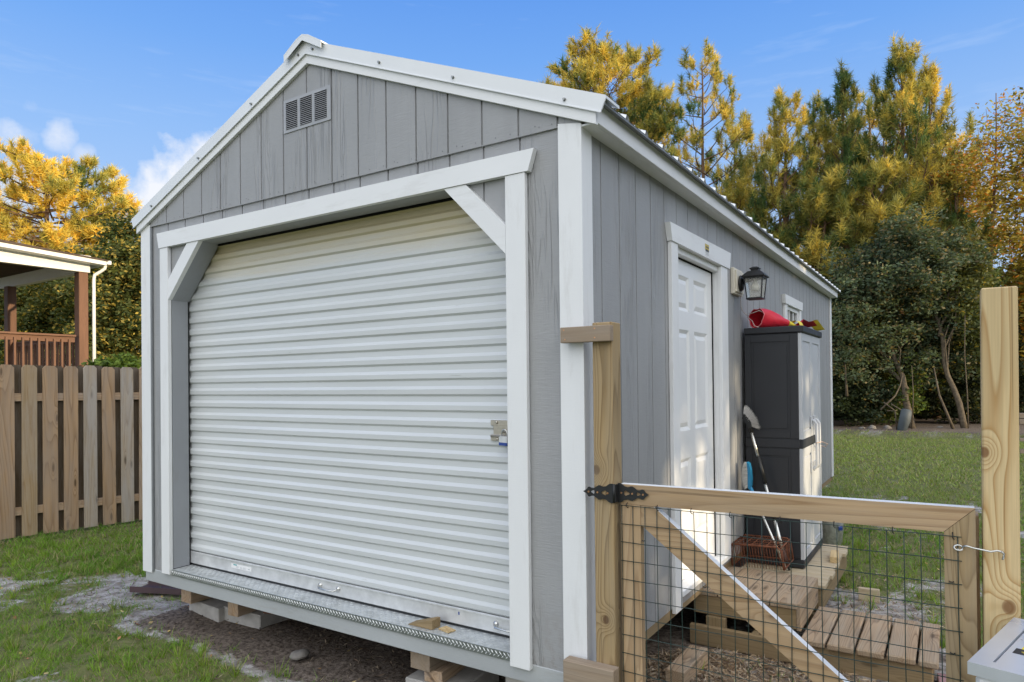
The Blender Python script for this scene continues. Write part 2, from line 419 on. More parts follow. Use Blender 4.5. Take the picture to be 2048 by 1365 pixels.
# ------------------------------------------------------------------ ground
SHX0, SHX1, SHY0, SHY1 = -3.455, 0., 0., 7.26
def fbm(x, y, s, o=3, k=0.):
    return noise.fractal(Vector((x * s + k, y * s - k, k)), 1., 2., o)
def sm(a, b, x): t = min(1, max(0, (x - a) / (b - a))); return t * t * (3 - 2 * t)
def sand(x, y):
    """bare ground amount 0..1"""
    n = fbm(x, y, 1.1, 4, 3.) * .55 + fbm(x, y, 4.3, 3, 9.) * .3
    b = n - .05 if x < -1 else n + .02
    # bare rim round the shed
    dx = max(SHX0 - x, 0, x - SHX1); dy = max(SHY0 - y, 0, y - SHY1); d = math.hypot(dx, dy)
    b += .7 * (1 - sm(.0, .30, d))
    # sandy track on the left, running to the shed corner
    q = abs((y - .30) * .86 - (x + 4.3) * .35 * .5 + .10)
    if x < -2.9: b += .42 * (1 - sm(.18, .7, q)) 
    # dug soil in front of the roller door
    q = math.hypot((x + 1.35) / .95, (y + .05) / .42); b += .5 * (1 - sm(.5, 1.1, q))
    q = math.hypot((x + 2.6) / .6, (y - .05) / .3); b += .0 * q
    if x > -.2 and -.5 < y < 4.6:
        b += .62 * (1 - sm(.9, 1.75, math.hypot(x - .4, (y - 1.7) * .8)))
        b += .25 * (1 - sm(.3, .7, abs(y - 6.2 + (x - .8) * .3)))
    q = math.hypot((x + 2.5) / .95, (y + .45) / .32); b -= .55 * (1 - sm(.6, 1.2, q))
    if y > 8: b -= .35 * sm(8, 11, y)
    if y > 18.2: b += .7 * sm(19.4, 21., y + fbm(x, y, .5, 2) * .6 - x * .25)
    if x < -5.6 and y < 3.5: b -= .3
    b += fbm(x, y, 17., 2, 11.) * .22
    return sm(-.02, .62, b)
def height(x, y):
    h = .018 * fbm(x, y, 1.3, 3, 2.) + .008 * fbm(x, y, 6., 2, 5.)
    h += .05 * sm(-5.5, -7.5, x) if x < -5.5 else 0
    q = math.hypot((x + 1.2) / 1.2, (y + .1) / .45)
    h += .03 * (1 - sm(.3, 1.2, q)) * (fbm(x, y, 7., 4, 1.) )
    if y > 18.5: h += .10 * sm(19.2, 21, y)
    return h - .012
def axis_coords(lo, hi, step, far, grow=1.16):
    a = list(np.arange(lo, hi, step)); s = step; x = a[-1]
    while x < far: s *= grow; x += s; a.append(x)
    s = step; x = lo; b = []
    while x > -far: s *= grow; x -= s; b.append(x)
    return np.array(b[::-1] + a)
gx = axis_coords(-7.6, 2.8, .05, 420); gy = axis_coords(-1.4, 8.2, .05, 420)
GV = []; GC = []
for y in gy:
    for x in gx:
        near = abs(x) < 40 and -8 < y < 40
        GV.append((x, y, height(x, y) if near else -.01))
        s_ = sand(x, y) if near else 0.
        soil = 0.
        if near:
            dx = max(SHX0 - x, 0, x - SHX1); dy = max(SHY0 - y, 0, y - SHY1); d = math.hypot(dx, dy)
            soil = (1 - sm(0., .16, d)) * .85
            q = math.hypot((x + 1.35) / .8, (y - .16) / .22); soil = max(soil, .7 * (1 - sm(.5, 1.2, q)))
            if x > -.2 and y < 5: soil = max(soil, .45 * (1 - sm(.9, 1.9, math.hypot(x - .4, y - 1.7))))
            if y > 18: soil = max(soil, .9 * sm(19.6, 21.3, y + fbm(x, y, 1.2, 2) * .5))
        GC.append((s_, soil, 0))
nx, ny = len(gx), len(gy)
ii = np.arange(nx * ny).reshape(ny, nx)
GF = np.stack([ii[:-1, :-1], ii[:-1, 1:], ii[1:, 1:], ii[1:, :-1]], -1).reshape(-1, 4)
def groundmat():
    m, nt, b = newmat('lawn_and_sand')
    a = nt.nodes.new('ShaderNodeAttribute'); a.attribute_name = 'col'
    s = nt.nodes.new('ShaderNodeSeparateColor'); L(nt, a.outputs['Color'], s.inputs[0])
    tc = nt.nodes.new('ShaderNodeTexCoord'); P = tc.outputs['Object']
    f1 = noise_(nt, P, 38., 5, .7); f2 = noise_(nt, P, 1.7, 4, .6); f3 = noise_(nt, P, 9., 4, .65)
    f0 = noise_(nt, P, 150., 3, .7)
    grass = mix(nt, ramp(nt, f3, [(.35, 0.), (.65, 1.)]), (.075, .10, .03), (.15, .17, .055))
    grass = mix(nt, ramp(nt, f1, [(.42, 0.), (.7, .7)]), grass, (.23, .195, .12))
    grass = mix(nt, ramp(nt, f2, [(.45, 0.), (.75, .55)]), grass, (.22, .19, .10))
    sandc = mix(nt, ramp(nt, f1, [(.3, 0.), (.7, 1.)]), (.30, .275, .255), (.56, .54, .52))
    sandc = mix(nt, ramp(nt, f3, [(.4, 0.), (.62, .8)]), sandc, (.17, .145, .125))
    soilc = mix(nt, ramp(nt, f1, [(.35, 0.), (.7, 1.)]), (.055, .042, .034), (.26, .215, .18))
    soilc = mix(nt, ramp(nt, f0, [(.6, 0.), (.75, .6)]), soilc, (.3, .24, .18))
    edge = math_(nt, 'ADD', s.outputs[0], math_(nt, 'MULTIPLY', math_(nt, 'SUBTRACT', f1, .5), 1.8))
    c = mix(nt, ramp(nt, edge, [(.3, 0.), (.75, 1.)]), grass, sandc)
    e2 = math_(nt, 'ADD', s.outputs[1], math_(nt, 'MULTIPLY', math_(nt, 'SUBTRACT', f3, .5), 1.2))
    c = mix(nt, ramp(nt, e2, [(.3, 0.), (.6, 1.)]), c, soilc)
    L(nt, c, b.inputs['Base Color']); b.inputs['Roughness'].default_value = .95
    b.inputs['Specular IOR Level'].default_value = .1
    bump(nt, b, math_(nt, 'ADD', f1, math_(nt, 'MULTIPLY', f3, 1.5)), .7, .012)
    return m
M['ground'] = groundmat()
gr = rawmesh('ground', np.array(GV), GF, np.array(GC), 'ground', None, 'structure', True)
# grass blades
def blades(name, regions, parent=None):
    Ps = []; Ds = []; Ss = []; Cs = []
    for (x0, x1, y0, y1, dens, hh, wid) in regions:
        n = int((x1 - x0) * (y1 - y0) * dens)
        X = nr.uniform(x0, x1, n); Y = nr.uniform(y0, y1, n)
        for x, y in zip(X, Y):
            if -3.5 < x < .03 and .02 < y < 7.3: continue
            s_ = sand(x, y)
            cl = fbm(x, y, 5.5, 2, 4.) * .5 + .5
            keep = (1 - s_) ** 1.3 * (.12 + 1.2 * sm(.34, .62, cl)) + .10 * sm(.45, .65, cl) + .05
            if -.12 < x < 1.3 and 1.5 < y < 2.3: continue
            if nr.random() > keep: continue
            Ps.append((x, y, height(x, y) - .003)); h = hh * (.35 + nr.random() ** 2 * 1.1) * (.6 + .8 * cl)
            a = nr.random() * 2 * PI; ln = .3 + nr.random() * .9
            Ds.append((math.cos(a) * h * ln, math.sin(a) * h * ln, h)); b2 = nr.random() * PI
            w = wid * (.6 + nr.random() * .8); Ss.append((math.cos(b2) * w, math.sin(b2) * w, 0))
            t = nr.random(); u = fbm(x, y, .9, 2, 7.) * .6 + .5
            if t < .18 + .12 * (1 - u): c = np.array((.34, .28, .16)) * (.6 + .6 * nr.random())
            else:
                c = np.array((.10, .24, .03)) * (.6 + .75 * nr.random()) * (1 - u) + np.array((.22, .36, .045)) * (.6 + .6 * nr.random()) * u
            if y > 5: q = .5 * sm(5, 10, y); c = c * (1 - q) + np.array((.36, .36, .13)) * nr.uniform(.6, 1.3) * q
            Cs.append(c)
    V, F, C = spikes(np.array(Ps), np.array(Ds), np.array(Ss), np.array(Cs), 1.35)
    return rawmesh(name, V, F, C, 'grass', parent)
g = blades('grass', [(-5.6, -.9, -1.3, 1.2, 9500, .036, .0022), (-8.0, -3.5, .6, 4.5, 2600, .06, .004), (-7.6, -5.0, -.8, .9, 4200, .055, .004),
                     (-.05, 3.2, .3, 4.6, 2300, .05, .0028), (-1, 3.4, 4.6, 9.5, 1700, .055, .005), (-2.8, 5, 9.5, 20.6, 700, .06, .010)])
def tufts(n, x0, x1, y0, y1):
    Ps = []; Ds = []; Ss = []; Cs = []
    for _ in range(n):
        x = nr.uniform(x0, x1); y = nr.uniform(y0, y1)
        if -3.5 < x < .03 and -.02 < y < 7.3 or sand(x, y) > nr.uniform(.3, 1.1) or (-.12 < x < 1.3 and 1.5 < y < 2.3): continue
        hh = nr.uniform(.05, .12); cc = np.array((.16, .27, .04)) * nr.uniform(.7, 1.4) + np.array((.06, .03, .0)) * nr.random()
        for _ in range(int(nr.uniform(8, 22))):
            a = nr.random() * 2 * PI; r_ = nr.random() * .018; h = hh * nr.uniform(.5, 1.1); ln = nr.uniform(.1, .8); px_, py_ = x + math.cos(a) * r_, y + math.sin(a) * r_
            Ps.append((px_, py_, height(px_, py_) - .003)); Ds.append((math.cos(a) * h * ln, math.sin(a) * h * ln, h)); b2 = nr.random() * PI
            Ss.append((math.cos(b2) * .0026, math.sin(b2) * .0026, 0)); Cs.append(cc * nr.uniform(.75, 1.25) if nr.random() > .12 else np.array((.38, .32, .17)))
    V, F, C = spikes(np.array(Ps), np.array(Ds), np.array(Ss), np.array(Cs), 1.3)
    me2 = rawmesh('grass_tufts', V, F, C, 'grass'); return tag(me2, 'taller loose grass tufts standing above the short lawn', 'grass', kind='stuff')
tufts(2600, -6.5, 3., -1.2, 5.)
tag(g, 'short patchy green and straw coloured lawn grass growing out of sandy ground', 'grass', kind='stuff')
# straw and bark litter between the gate and the steps, debris under the shed
def litter(name, label, cat, spots, cols, ln, wd, lift=.012):
    P = []; U = []; V = []; C = []
    for (cx, cy, rx, ry, n) in spots:
        for _ in range(n):
            a = nr.random() * 2 * PI; r = math.sqrt(nr.random()); x = cx + math.cos(a) * r * rx; y = cy + math.sin(a) * r * ry
            th = nr.random() * PI; l = ln * (.4 + nr.random()); w = wd * (.5 + nr.random())
            P.append((x, y, height(x, y) + nr.random() * lift)); ti = nr.normal() * .25
            U.append((math.cos(th) * l, math.sin(th) * l, ti * l)); V.append((-math.sin(th) * w, math.cos(th) * w, nr.normal() * .3 * w))
            C.append(np.array(cols[nr.integers(len(cols))]) * (.6 + .7 * nr.random()))
    Vv, F, Cc = diamonds(np.array(P), np.array(U), np.array(V), np.array(C))
    o = rawmesh(name, Vv, F, Cc, 'straw'); tag(o, label, cat, kind='stuff'); return o
litter('straw_litter', 'dry straw and bark chips strewn on the soil in front of the wooden steps', 'litter',
       [(.5, 1.15, .75, .42, 9000), (.1, 1.0, .35, .5, 2600), (.9, 2.7, .4, .5, 500), (1.0, 3.3, .5, .6, 300)],
       [(.40, .29, .18), (.28, .19, .11), (.16, .10, .06), (.5, .40, .28), (.3, .24, .18)], .026, .0032, .03)
litter('soil_debris', 'dark roots, twigs and clods scattered under the front edge of the shed', 'debris',
       [(-1.3, .5, 1.3, .26, 1600), (-2.7, .55, .8, .3, 700), (-.3, .3, .5, .4, 700), (-1.5, -.1, 1.1, .3, 260), (-3.9, .1, 1., .5, 500)],
       [(.06, .04, .03), (.12, .085, .06), (.2, .155, .11), (.035, .025, .02), (.26, .21, .15)], .022, .003, .022)
litter('fallen_leaves', 'scattered small yellow and brown fallen leaves on the lawn and sand', 'leaves', [(-3.6, .0, 2.6, 1.2, 170), (.8, 3.4, 1.6, 2.2, 160), (1., 12, 3.2, 6.5, 420)], [(.5, .36, .12), (.3, .18, .08), (.42, .2, .1), (.5, .38, .18)], .017, .009, .02)
def rock(loc, r, label, group=None, sq=.6):
    mb = MB(); k = rnd.random() * 40; vs = []; fs = []; n = 12; m = 8
    for i in range(m + 1):
        for j in range(n):
            th = PI * i / m; ph = 2 * PI * j / n
            d = Vector((math.sin(th) * math.cos(ph), math.sin(th) * math.sin(ph), math.cos(th)))
            q = r * (1 + .38 * noise.noise(d * 1.6 + Vector((k, k, k))))
            vs.append(Vector(loc) + Vector((d.x * q, d.y * q, d.z * q * sq)))
    for i in range(m):
        for j in range(n): fs.append((i * n + j, (i + 1) * n + j, (i + 1) * n + (j + 1) % n, i * n + (j + 1) % n))
    mb.add(vs, fs, None, True); o = mb.build('stone', 'rock'); tag(o, label, 'stone', group); return o
rock((-1.98, .12, .02), .055, 'gray lump of dried mud on the bare soil by the roller door', sq=.45)
# ------------------------------------------------------------------ shed
shed = thing('shed', (-1.73, 3.6, 0), 'gray wooden garage shed with white trim, white metal roof and white roller door', 'shed')
G8 = .2032; XF0 = -.1019; YS0 = .2028; ZB = .36; ZL = 2.7546
SL = .409; XA = -1.70; ZA = 3.560                      # roof sheet apex
def zroof(x): return ZA - SL * abs(x - XA)
def siding(mb, plane, s0, s1, z0, z1, d0, out, breaks=(), gro=None):
    """grooved panel; z0,z1 functions of s; outward direction sign 'out' along the normal axis"""
    if not callable(z0): a0 = z0; z0 = lambda s: a0
    if not callable(z1): a1 = z1; z1 = lambda s: a1
    base = XF0 if plane == 'y' else YS0
    ks = [base + G8 * k for k in range(-40, 60) if s0 + .006 < base + G8 * k < s1 - .006]
    pr = [(s0, 0)]
    for k in sorted(ks + list(breaks)):
        if k in ks: pr += [(k - .0055, 0), (k - .004, -.009), (k + .004, -.009), (k + .0055, 0)]
        elif s0 < k < s1: pr += [(k, 0)]
    pr += [(s1, 0)]; pr.sort(key=lambda t: t[0])
    vs = []; gs = []; fs = []
    for (s, d) in pr:
        dd = d0 + out * d
        for z in (z0(s), z1(s)):
            vs.append((s, dd, z) if plane == 'y' else (dd, s, z)); gs.append((z, s, .3))
    for i in range(len(pr) - 1):
        q = (2 * i, 2 * i + 2, 2 * i + 3, 2 * i + 1)
        if (plane == 'y') == (out > 0): q = q[::-1]
        fs.append(q)
    if z1(s0) != z0(s0): pass
    mb.add(vs, fs, gs)
OX0, OX1, OZ1 = -3.115, -.362, 2.588                    # roller opening
mb = MB()
siding(mb, 'y', SHX0, OX0, ZB, ZL + .02, 0, -1)
siding(mb, 'y', OX1, SHX1, ZB, ZL + .02, 0, -1)
siding(mb, 'y', OX0, OX1, OZ1, ZL + .02, 0, -1)
siding(mb, 'y', OX0, OX0 + .27, lambda s: 2.30 + (s - OX0) * 1.0, OZ1, 0, -1)
siding(mb, 'y', OX1 - .28, OX1, lambda s: 2.588 - (s - (OX1 - .28)) * 1.0, OZ1, 0, -1)
mb.build('front_wall', 'siding', shed)
mb = MB()
siding(mb, 'y', -3.50, .045, ZL, lambda s: zroof(s) - .05, -.012, -1, breaks=(XA,))
mb.prism([(-3.50, ZL), (.045, ZL), (.045, ZL + .004), (-3.50, ZL + .004)], 'xz', -.0115, 0, 0)
mb.build('gable_panel', 'siding', shed)
mb = MB()                                                # nail heads along the lap
for k in range(-1, 18):
    for (dx, dz) in ((-.03, .022), (.07, .03), (.09, .022)):
        x = XF0 - G8 * k + dx + rnd.uniform(-.02, .02)
        if -3.4 < x < -.02 and rnd.random() < .75:
            mb = MB(); mb.tube([(x, -.0122, ZL + dz), (x, -.0135, ZL + dz)], .003, 6); mb.build('nail_head', 'roofdark', shed)
DY0, DY1, DZ0, DZ1 = 1.165, 2.045, .42, 2.40              # man door opening
WY0, WY1, WZ0, WZ1 = 4.30, 4.94, 1.55, 2.37               # window opening
mb = MB()
siding(mb, 'x', SHY0, DY0, ZB, ZL - .015, 0, 1)
siding(mb, 'x', DY0, DY1, DZ1, ZL - .015, 0, 1)
siding(mb, 'x', DY0, DY1, ZB - .02, DZ0, 0, 1)
siding(mb, 'x', DY1, WY0, ZB, ZL - .015, 0, 1)
siding(mb, 'x', WY0, WY1, WZ1, ZL - .015, 0, 1)
siding(mb, 'x', WY0, WY1, ZB, WZ0, 0, 1)
siding(mb, 'x', WY1, SHY1, ZB, ZL - .015, 0, 1)
mb.build('side_wall', 'siding', shed)
mb = MB(); siding(mb, 'x', SHY0, SHY1, ZB, ZL, SHX0, -1); mb.build('side_wall', 'siding', shed)
mb = MB(); siding(mb, 'y', SHX0, SHX1, ZB, lambda s: zroof(s) - .03, SHY1, 1, breaks=(XA,)); mb.build('rear_wall', 'siding', shed)
# inner lining so no light leaks through
mb = MB()
mb.box((SHX0 + .03, .17, .37), (-.13, .20, .47)); mb.box((SHX0 + .03, .05, .32), (-.03, SHY1 - .05, .36))
mb.build('floor_deck', 'dark', shed)
# rim board / skids
mb = MB(); mb.box((SHX0 + .004, -.004, .283), (SHX1 - .004, .036, .372), 0, .003)
mb.build('rim_board', 'rim', shed)
mb = MB(); mb.box((-.045, .037, .30), (-.006, SHY1, .366), 1, .003); mb.box((SHX0 + .006, .037, .30), (SHX0 + .045, SHY1, .366), 1, .003)
mb.box((SHX0 + .05, SHY1 - .04, .30), (-.05, SHY1 - .003, .366), 0)
mb.build('side_rim', 'skirt', shed)
mb = MB()
for x in (-3.0, -2.2, -1.25, -.45): mb.box((x - .045, .75, .2), (x + .045, SHY1 - .35, .285), 1, .004)
mb.build('skid', 'skirt', shed)
# corner trims
mb = MB()
mb.prism([(-.100, ZB - .015), (.014, ZB - .015), (.014, ZL - .005), (-.100, ZL + .015)], 'xz', -.0145, -.002, 2)
mb.prism([(-.002, ZB - .015), (.085, ZB - .015), (.085, ZL - .02), (-.002, ZL - .02)], 'yz', .0015, .014, 2)
mb.build('corner_trim', 'trim', shed)
mb = MB()
mb.prism([(SHX0 - .012, ZB - .01), (-3.352, ZB - .01), (-3.352, ZL + .015), (SHX0 - .012, ZL - .005)], 'xz', -.0145, -.002, 2)
mb.build('corner_trim', 'trim', shed)
mb = MB(); mb.box((-3.352, -.0145, ZB), (-3.335, -.001, ZL - .004), 2); mb.build('trim_edge', 'roofdark', shed)
mb = MB(); mb.box((.0015, SHY1 - .09, ZB), (.016, SHY1 + .014, ZL - .02), 2); mb.build('corner_trim', 'trim', shed)
# rake boards and fascia
XR = .092
def slopepoly(xa, xb, top, bot):
    return [(xa, zroof(xa) - bot), (xb, zroof(xb) - bot), (xb, zroof(xb) - top), (xa, zroof(xa) - top)]
mb = MB()
mb.prism(slopepoly(XA, XR, .046, .104), 'xz', -.032, -.0125, 0); mb.build('rake_board', 'trim', shed)
mb = MB()
mb.prism(slopepoly(2 * XA - XR, XA, .046, .104), 'xz', -.032, -.0125, 0); mb.build('rake_board', 'trim', shed)
for sd, x0, x1 in ((0, XR - .02, XR), (1, 2 * XA - XR, 2 * XA - XR + .02)):
    mb = MB(); ztop = zroof(XR) - .004
    mb.box((x0, -.0315, 2.733), (x1, SHY1 + .02, ztop), 1, .002); mb.build('fascia_board', 'trim', shed)
mb = MB()
mb.box((.002, -.012, 2.7345), (XR - .021, SHY1 + .01, 2.7425), 1, .0)
mb.box((2 * XA - XR + .021, -.012, 2.7345), (SHX0 - .002, SHY1 + .01, 2.7425), 1, .0)
mb.build('soffit', 'trim', shed)
# metal roof
def ribprof(y0, y1):
    ys = []; y = y0; k = 0
    while y < y1:
        ys += [(y, 0), (y + .012, .021), (y + .030, .021), (y + .042, 0), (y + .105, 0), (y + .110, .005), (y + .12, 0), (y + .16, 0), (y + .165, .005), (y + .175, 0)]
        y += .2286
    return [(min(a, y1), b) for a, b in ys if a <= y1] + [(y1, 0)]
mb = MB(); pr = ribprof(-.03, SHY1 + .05)
for sgn in (1, -1):
    xe = XA + sgn * (.128 - XA)
    vs = []; gs = []; fs = []
    for (y, h) in pr:
        vs += [(xe, y, zroof(xe) + h), (XA, y, ZA + h)]; gs += [(0, y, 0), (1.9, y, 0)]
    for i in range(len(pr) - 1):
        q = (2 * i, 2 * i + 2, 2 * i + 3, 2 * i + 1); fs.append(q if sgn > 0 else q[::-1])
    mb.add(vs, fs, gs)
mb.build('roof_sheet', 'roof', shed)
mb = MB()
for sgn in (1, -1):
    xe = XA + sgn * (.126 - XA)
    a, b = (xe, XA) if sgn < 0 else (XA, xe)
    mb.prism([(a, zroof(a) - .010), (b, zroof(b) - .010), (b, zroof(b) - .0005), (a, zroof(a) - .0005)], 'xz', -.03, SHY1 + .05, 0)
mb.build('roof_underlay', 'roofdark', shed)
mb = MB()
for sgn in (1, -1):
    xe = XA + sgn * (.142 - XA); a, b = (xe, XA) if sgn < 0 else (XA, xe)
    def zz(x, d): return zroof(x) - d * (.77 if d > 0 else 1)
    pl = [(a, zz(a, .068)), (b, zz(b, .068)), (b, zz(b, -.012)), (a, zz(a, -.012))]
    if sgn > 0: pl[1] = (b - .024, zz(b - .024, .068))
    else: pl[0] = (a + .024, zz(a + .024, .068))
    mb.prism(pl, 'xz', -.0400, -.0325, 0)
    mb.prism([(a, zz(a, -.012)), (b, zz(b, -.012)), (b, zz(b, -.024)), (a, zz(a, -.024))], 'xz', -.0400, .10, 0)
    mb.prism([(a + (.024 if sgn < 0 else 0), zz(a + (.024 if sgn < 0 else 0), .072)), (b - (.024 if sgn > 0 else 0), zz(b - (.024 if sgn > 0 else 0), .072)), (b - (.02 if sgn > 0 else 0), zz(b - (.02 if sgn > 0 else 0), .066)), (a + (.02 if sgn < 0 else 0), zz(a + (.02 if sgn < 0 else 0), .066))], 'xz', -.0440, -.0405, 0)
rk = mb.build('rake_flashing', 'roof', shed)
for (x, z) in ((-.654, 3.105), (-.051, 2.856), (-1.134, 3.305), (-1.64, 3.515), (-1.76, 3.515), (-2.185, 3.335), (-2.728, 3.11), (-3.28, 2.885)):
    mb = MB(); mb.tube([(x, -.0402, z), (x, -.0435, z)], .0075, 10); mb.tube([(x, -.0435, z), (x, -.051, z)], .006, 6, smooth=False)
    mb.build('screw', 'screw', rk)
mb = MB()
for sgn in (1, -1):
    a = XA + sgn * .155
    p = [(XA, ZA + .046), (XA + sgn * .05, ZA + .03), (a, zroof(a) + .032), (a, zroof(a) + .022), (XA + sgn * .05, ZA + .022), (XA, ZA + .036)]
    mb.prism(p, 'xz', -.066, SHY1 + .06, 0)
mb.prism([(XA - .155, zroof(XA - .155) + .026), (XA - .155, zroof(XA - .155) - .01), (XA, ZA + .012), (XA + .155, zroof(XA + .155) - .01), (XA + .155, zroof(XA + .155) + .026), (XA + .05, ZA + .026), (XA, ZA + .042), (XA - .05, ZA + .026)], 'xz', -.0655, -.063, 0)
mb.build('ridge_cap', 'roof', shed)
# gable vent
mb = MB(); vx0, vx1, vz0, vz1 = -1.921, -1.526, 3.105, 3.297
cols = [(vx0 + .022 + k * .122, vx0 + .022 + k * .122 + .098) for k in range(3)]
holes = [[(a, vz0 + .018), (b, vz0 + .018), (b, vz1 - .018), (a, vz1 - .018)] for a, b in cols]
mb.prism([(vx0, vz0), (vx1, vz0), (vx1, vz1), (vx0, vz1)], 'xz', -.0175, -.0125, 0, holes)
vent = mb.build('gable_vent', plain('vent_gray', (.36, .37, .39), .45), shed)
mb = MB(); mb.box((vx0 + .01, -.0128, vz0 + .01), (vx1 - .01, -.0122, vz1 - .01)); mb.build('vent_dark_backing', 'dark', vent)  # flat dark backing stands in for the shaded slots behind the louvers
mb = MB()
for a, b in cols:
    for k in range(15):
        z = vz0 + .021 + k * .0108
        mb.add([(a, -.0165, z + .001), (b, -.0165, z + .001), (b, -.0225, z - .001), (a, -.0225, z - .001), (a, -.0165, z + .0062), (b, -.0165, z + .0062)],
               [(0, 3, 2, 1), (3, 4, 5, 2), (0, 1, 5, 4)])
mb.build('louvers', bpy.data.materials['vent_gray'], vent)
# roller door casing
mb = MB(); mb.prism([(-3.212, 2.586), (-.245, 2.586), (-.213, 2.682), (-3.235, 2.690)], 'xz', -.034, -.0035, 0); mb.build('door_header_trim', 'trim', shed)
mb = MB(); mb.box((-3.207, -.029, .372), (-3.112, -.0035, 2.585), 2); mb.build('door_side_trim', 'trim', shed)
mb = MB(); mb.box((-.372, -.029, .352), (-.265, -.0035, 2.585), 2); mb.build('door_side_trim', 'trim', shed)
mb = MB(); mb.prism([(-.729, 2.5845), (-.597, 2.5845), (-.373, 2.362), (-.373, 2.229)], 'xz', -.027, .002, 0); mb.build('knee_brace', 'trim', shed)
mb = MB(); mb.prism([(-3.111, 2.229), (-3.111, 2.362), (-2.888, 2.5845), (-2.756, 2.5845)], 'xz', -.027, .002, 0); mb.build('knee_brace', 'trim', shed)
mb = MB()
mb.box((OX0 - .03, .001, .406), (OX0 + .001, .117, 2.64), 2); mb.build('door_jamb', 'gray_trim', shed)
mb = MB(); mb.box((OX1 - .001, .001, .406), (OX1 + .03, .117, 2.64), 2); mb.build('door_jamb', 'gray_trim', shed)
mb = MB(); mb.box((OX0 + .002, .001, OZ1 - .002), (OX1 - .002, .115, OZ1 + .03), 0)
mb.prism([(OX0 + .002, 2.226), (OX0 + .002, 2.262), (-2.80, 2.5855), (-2.76, 2.5855)], 'xz', .003, .125, 0)
mb.prism([(OX1 - .002, 2.226), (OX1 - .002, 2.262), (-.68, 2.5855), (-.72, 2.5855)], 'xz', .003, .125, 0)
mb.build('door_head_jamb', 'gray_trim', shed)
mb = MB(); mb.box((OX0, .175, .40), (OX1, .19, 2.75)); mb.box((OX0 + .005, .116, OZ1 - .012), (OX1 - .005, .174, OZ1 + .01), 0); mb.box((OX0 - .05, .1175, .405), (OX0 - .0005, .124, 2.60)); mb.box((OX0 - .06, .118, .405), (OX0 - .032, .20, 2.60)); mb.build('door_track', 'dark', shed)
# roller curtain
mb = MB(); p = .0826; z0 = .500; nrib = int((2.62 - z0) / p) + 1; YC = .143
vs = []; gs = []; fs = []; prf = []
for k in range(nrib):
    zz0 = z0 + k * p
    prf += [(zz0, 0), (zz0 + .0115, .0118), (zz0 + .036, .0128), (zz0 + .053, .0005)]
xs = list(np.linspace(OX0 - .03, OX1 + .0, 60))
for (z, d) in prf:
    for x in xs:
        w = .0012 * noise.noise(Vector((x * .8, z * 1.3, 0)))
        vs.append((x, YC - d + w, z + .0008 * noise.noise(Vector((x * .9, z * 6, 3))))); gs.append((z, x, 0))
nX = len(xs)
for i in range(len(prf) - 1):
    for j in range(nX - 1): fs.append((i * nX + j, i * nX + j + 1, (i + 1) * nX + j + 1, (i + 1) * nX + j))
mb.add(vs, fs, gs)
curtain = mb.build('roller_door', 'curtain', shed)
mb = MB(); mb.box((OX0 - .03, .128, .418), (OX1, .142, .499), 0, .002); mb.box((OX0 - .03, .124, .490), (OX1, .1278, .499), 0, .001)
mb.tube([(OX0 + .05, .1275, .462), (OX0 + .05, .126, .462)], .006, 8)
bb = mb.build('bottom_bar', 'alu', curtain)
mb = MB(); mb.box((OX0 - .03, .131, .4055), (OX1, .139, .4175), 0, .001); mb.build('rubber_seal', 'black', curtain)
for (xa, xb) in ((-1.805, -1.655), (-.553, -.40)):
    mb = MB(); zc = .458
    mb.tube([(xa, .1275, zc + .004), (xa, .112, zc + .002), (xa + .012, .100, zc - .004), ((xa + xb) / 2, .098, zc - .007), (xb - .012, .100, zc - .004), (xb, .112, zc + .002), (xb, .1275, zc + .004)], .0055, 8)
    for x in (xa, xb):
        m4 = Matrix.Rotation(R(90), 4, 'X'); mb.lathe([(.0, .012), (.011, .009), (.015, .004), (.016, 0)], (x, .1278, zc + .004), 12, True, m4)
    mb.build('pull_handle', 'steel', bb)
mb = MB(); mb.box((-2.66, .1262, .449), (-2.452, .1277, .476), 0, 0); lb = mb.build('warning_label', 'paper', bb)
mb = MB(); mb.box((-2.635, .1256, .468), (-2.60, .1261, .474), 0, 0); mb.build('logo_block', 'teal', lb)
mb = MB()
for r_ in range(4):
    for (a, b) in ((-2.61, -2.575), (-2.565, -2.54), (-2.535, -2.50)):
        mb.box((a, .1257, .4645 - r_ * .0036), (b - rnd.random() * .012, .1261, .4655 - r_ * .0036), 0, 0)
mb.box((-2.485, .1256, .458), (-2.465, .1261, .462), 0, 0); mb.build('fine_print', plain('faint_ink', (.4, .43, .46), .7), lb)
mb = MB(); mb.box((-.785, .1266, .467), (-.778, .1277, .482), 2, 0); mb.build('blue_tape_mark', 'lockblue', bb)
# slide latch on the curtain
mb = MB()
mb.box((-.570, .122, 1.432), (-.44, .130, 1.458), 0, .001); mb.box((-.555, .124, 1.385), (-.44, .130, 1.436), 0, .001)
mb.box((-.570, .120, 1.358), (-.39, .130, 1.388), 0, .003)
mb.tube([(-.565, .117, 1.380), (-.375, .117, 1.380)], .006, 10); mb.tube([(-.50, .117, 1.402), (-.375, .117, 1.402)], .0045, 8)
for (x, z) in ((-.533, 1.447), (-.53, 1.366)):
    m4 = Matrix.Rotation(R(90), 4, 'X'); mb.lathe([(0, .007), (.005, .006), (.008, .002), (.0085, 0)], (x, .1215, z), 10, True, m4)
mb.build('slide_latch', plain('nickel_latch', (.55, .50, .42), .35, .85, .1, 40), curtain)
lk = thing('padlock', (-.475, .11, 1.36), 'small steel padlock with blue base hanging from the roller door latch', 'padlock')
mb = MB(); cx = -.478; pts = [(cx - .015, .106, 1.375)]
for k in range(9):
    a = PI - PI * k / 8; pts.append((cx + .015 * math.cos(a), .106, 1.398 + .016 * math.sin(a)))
pts.append((cx + .015, .106, 1.375)); mb.tube(pts, .0035, 8); mb.build('shackle', 'steel', lk)
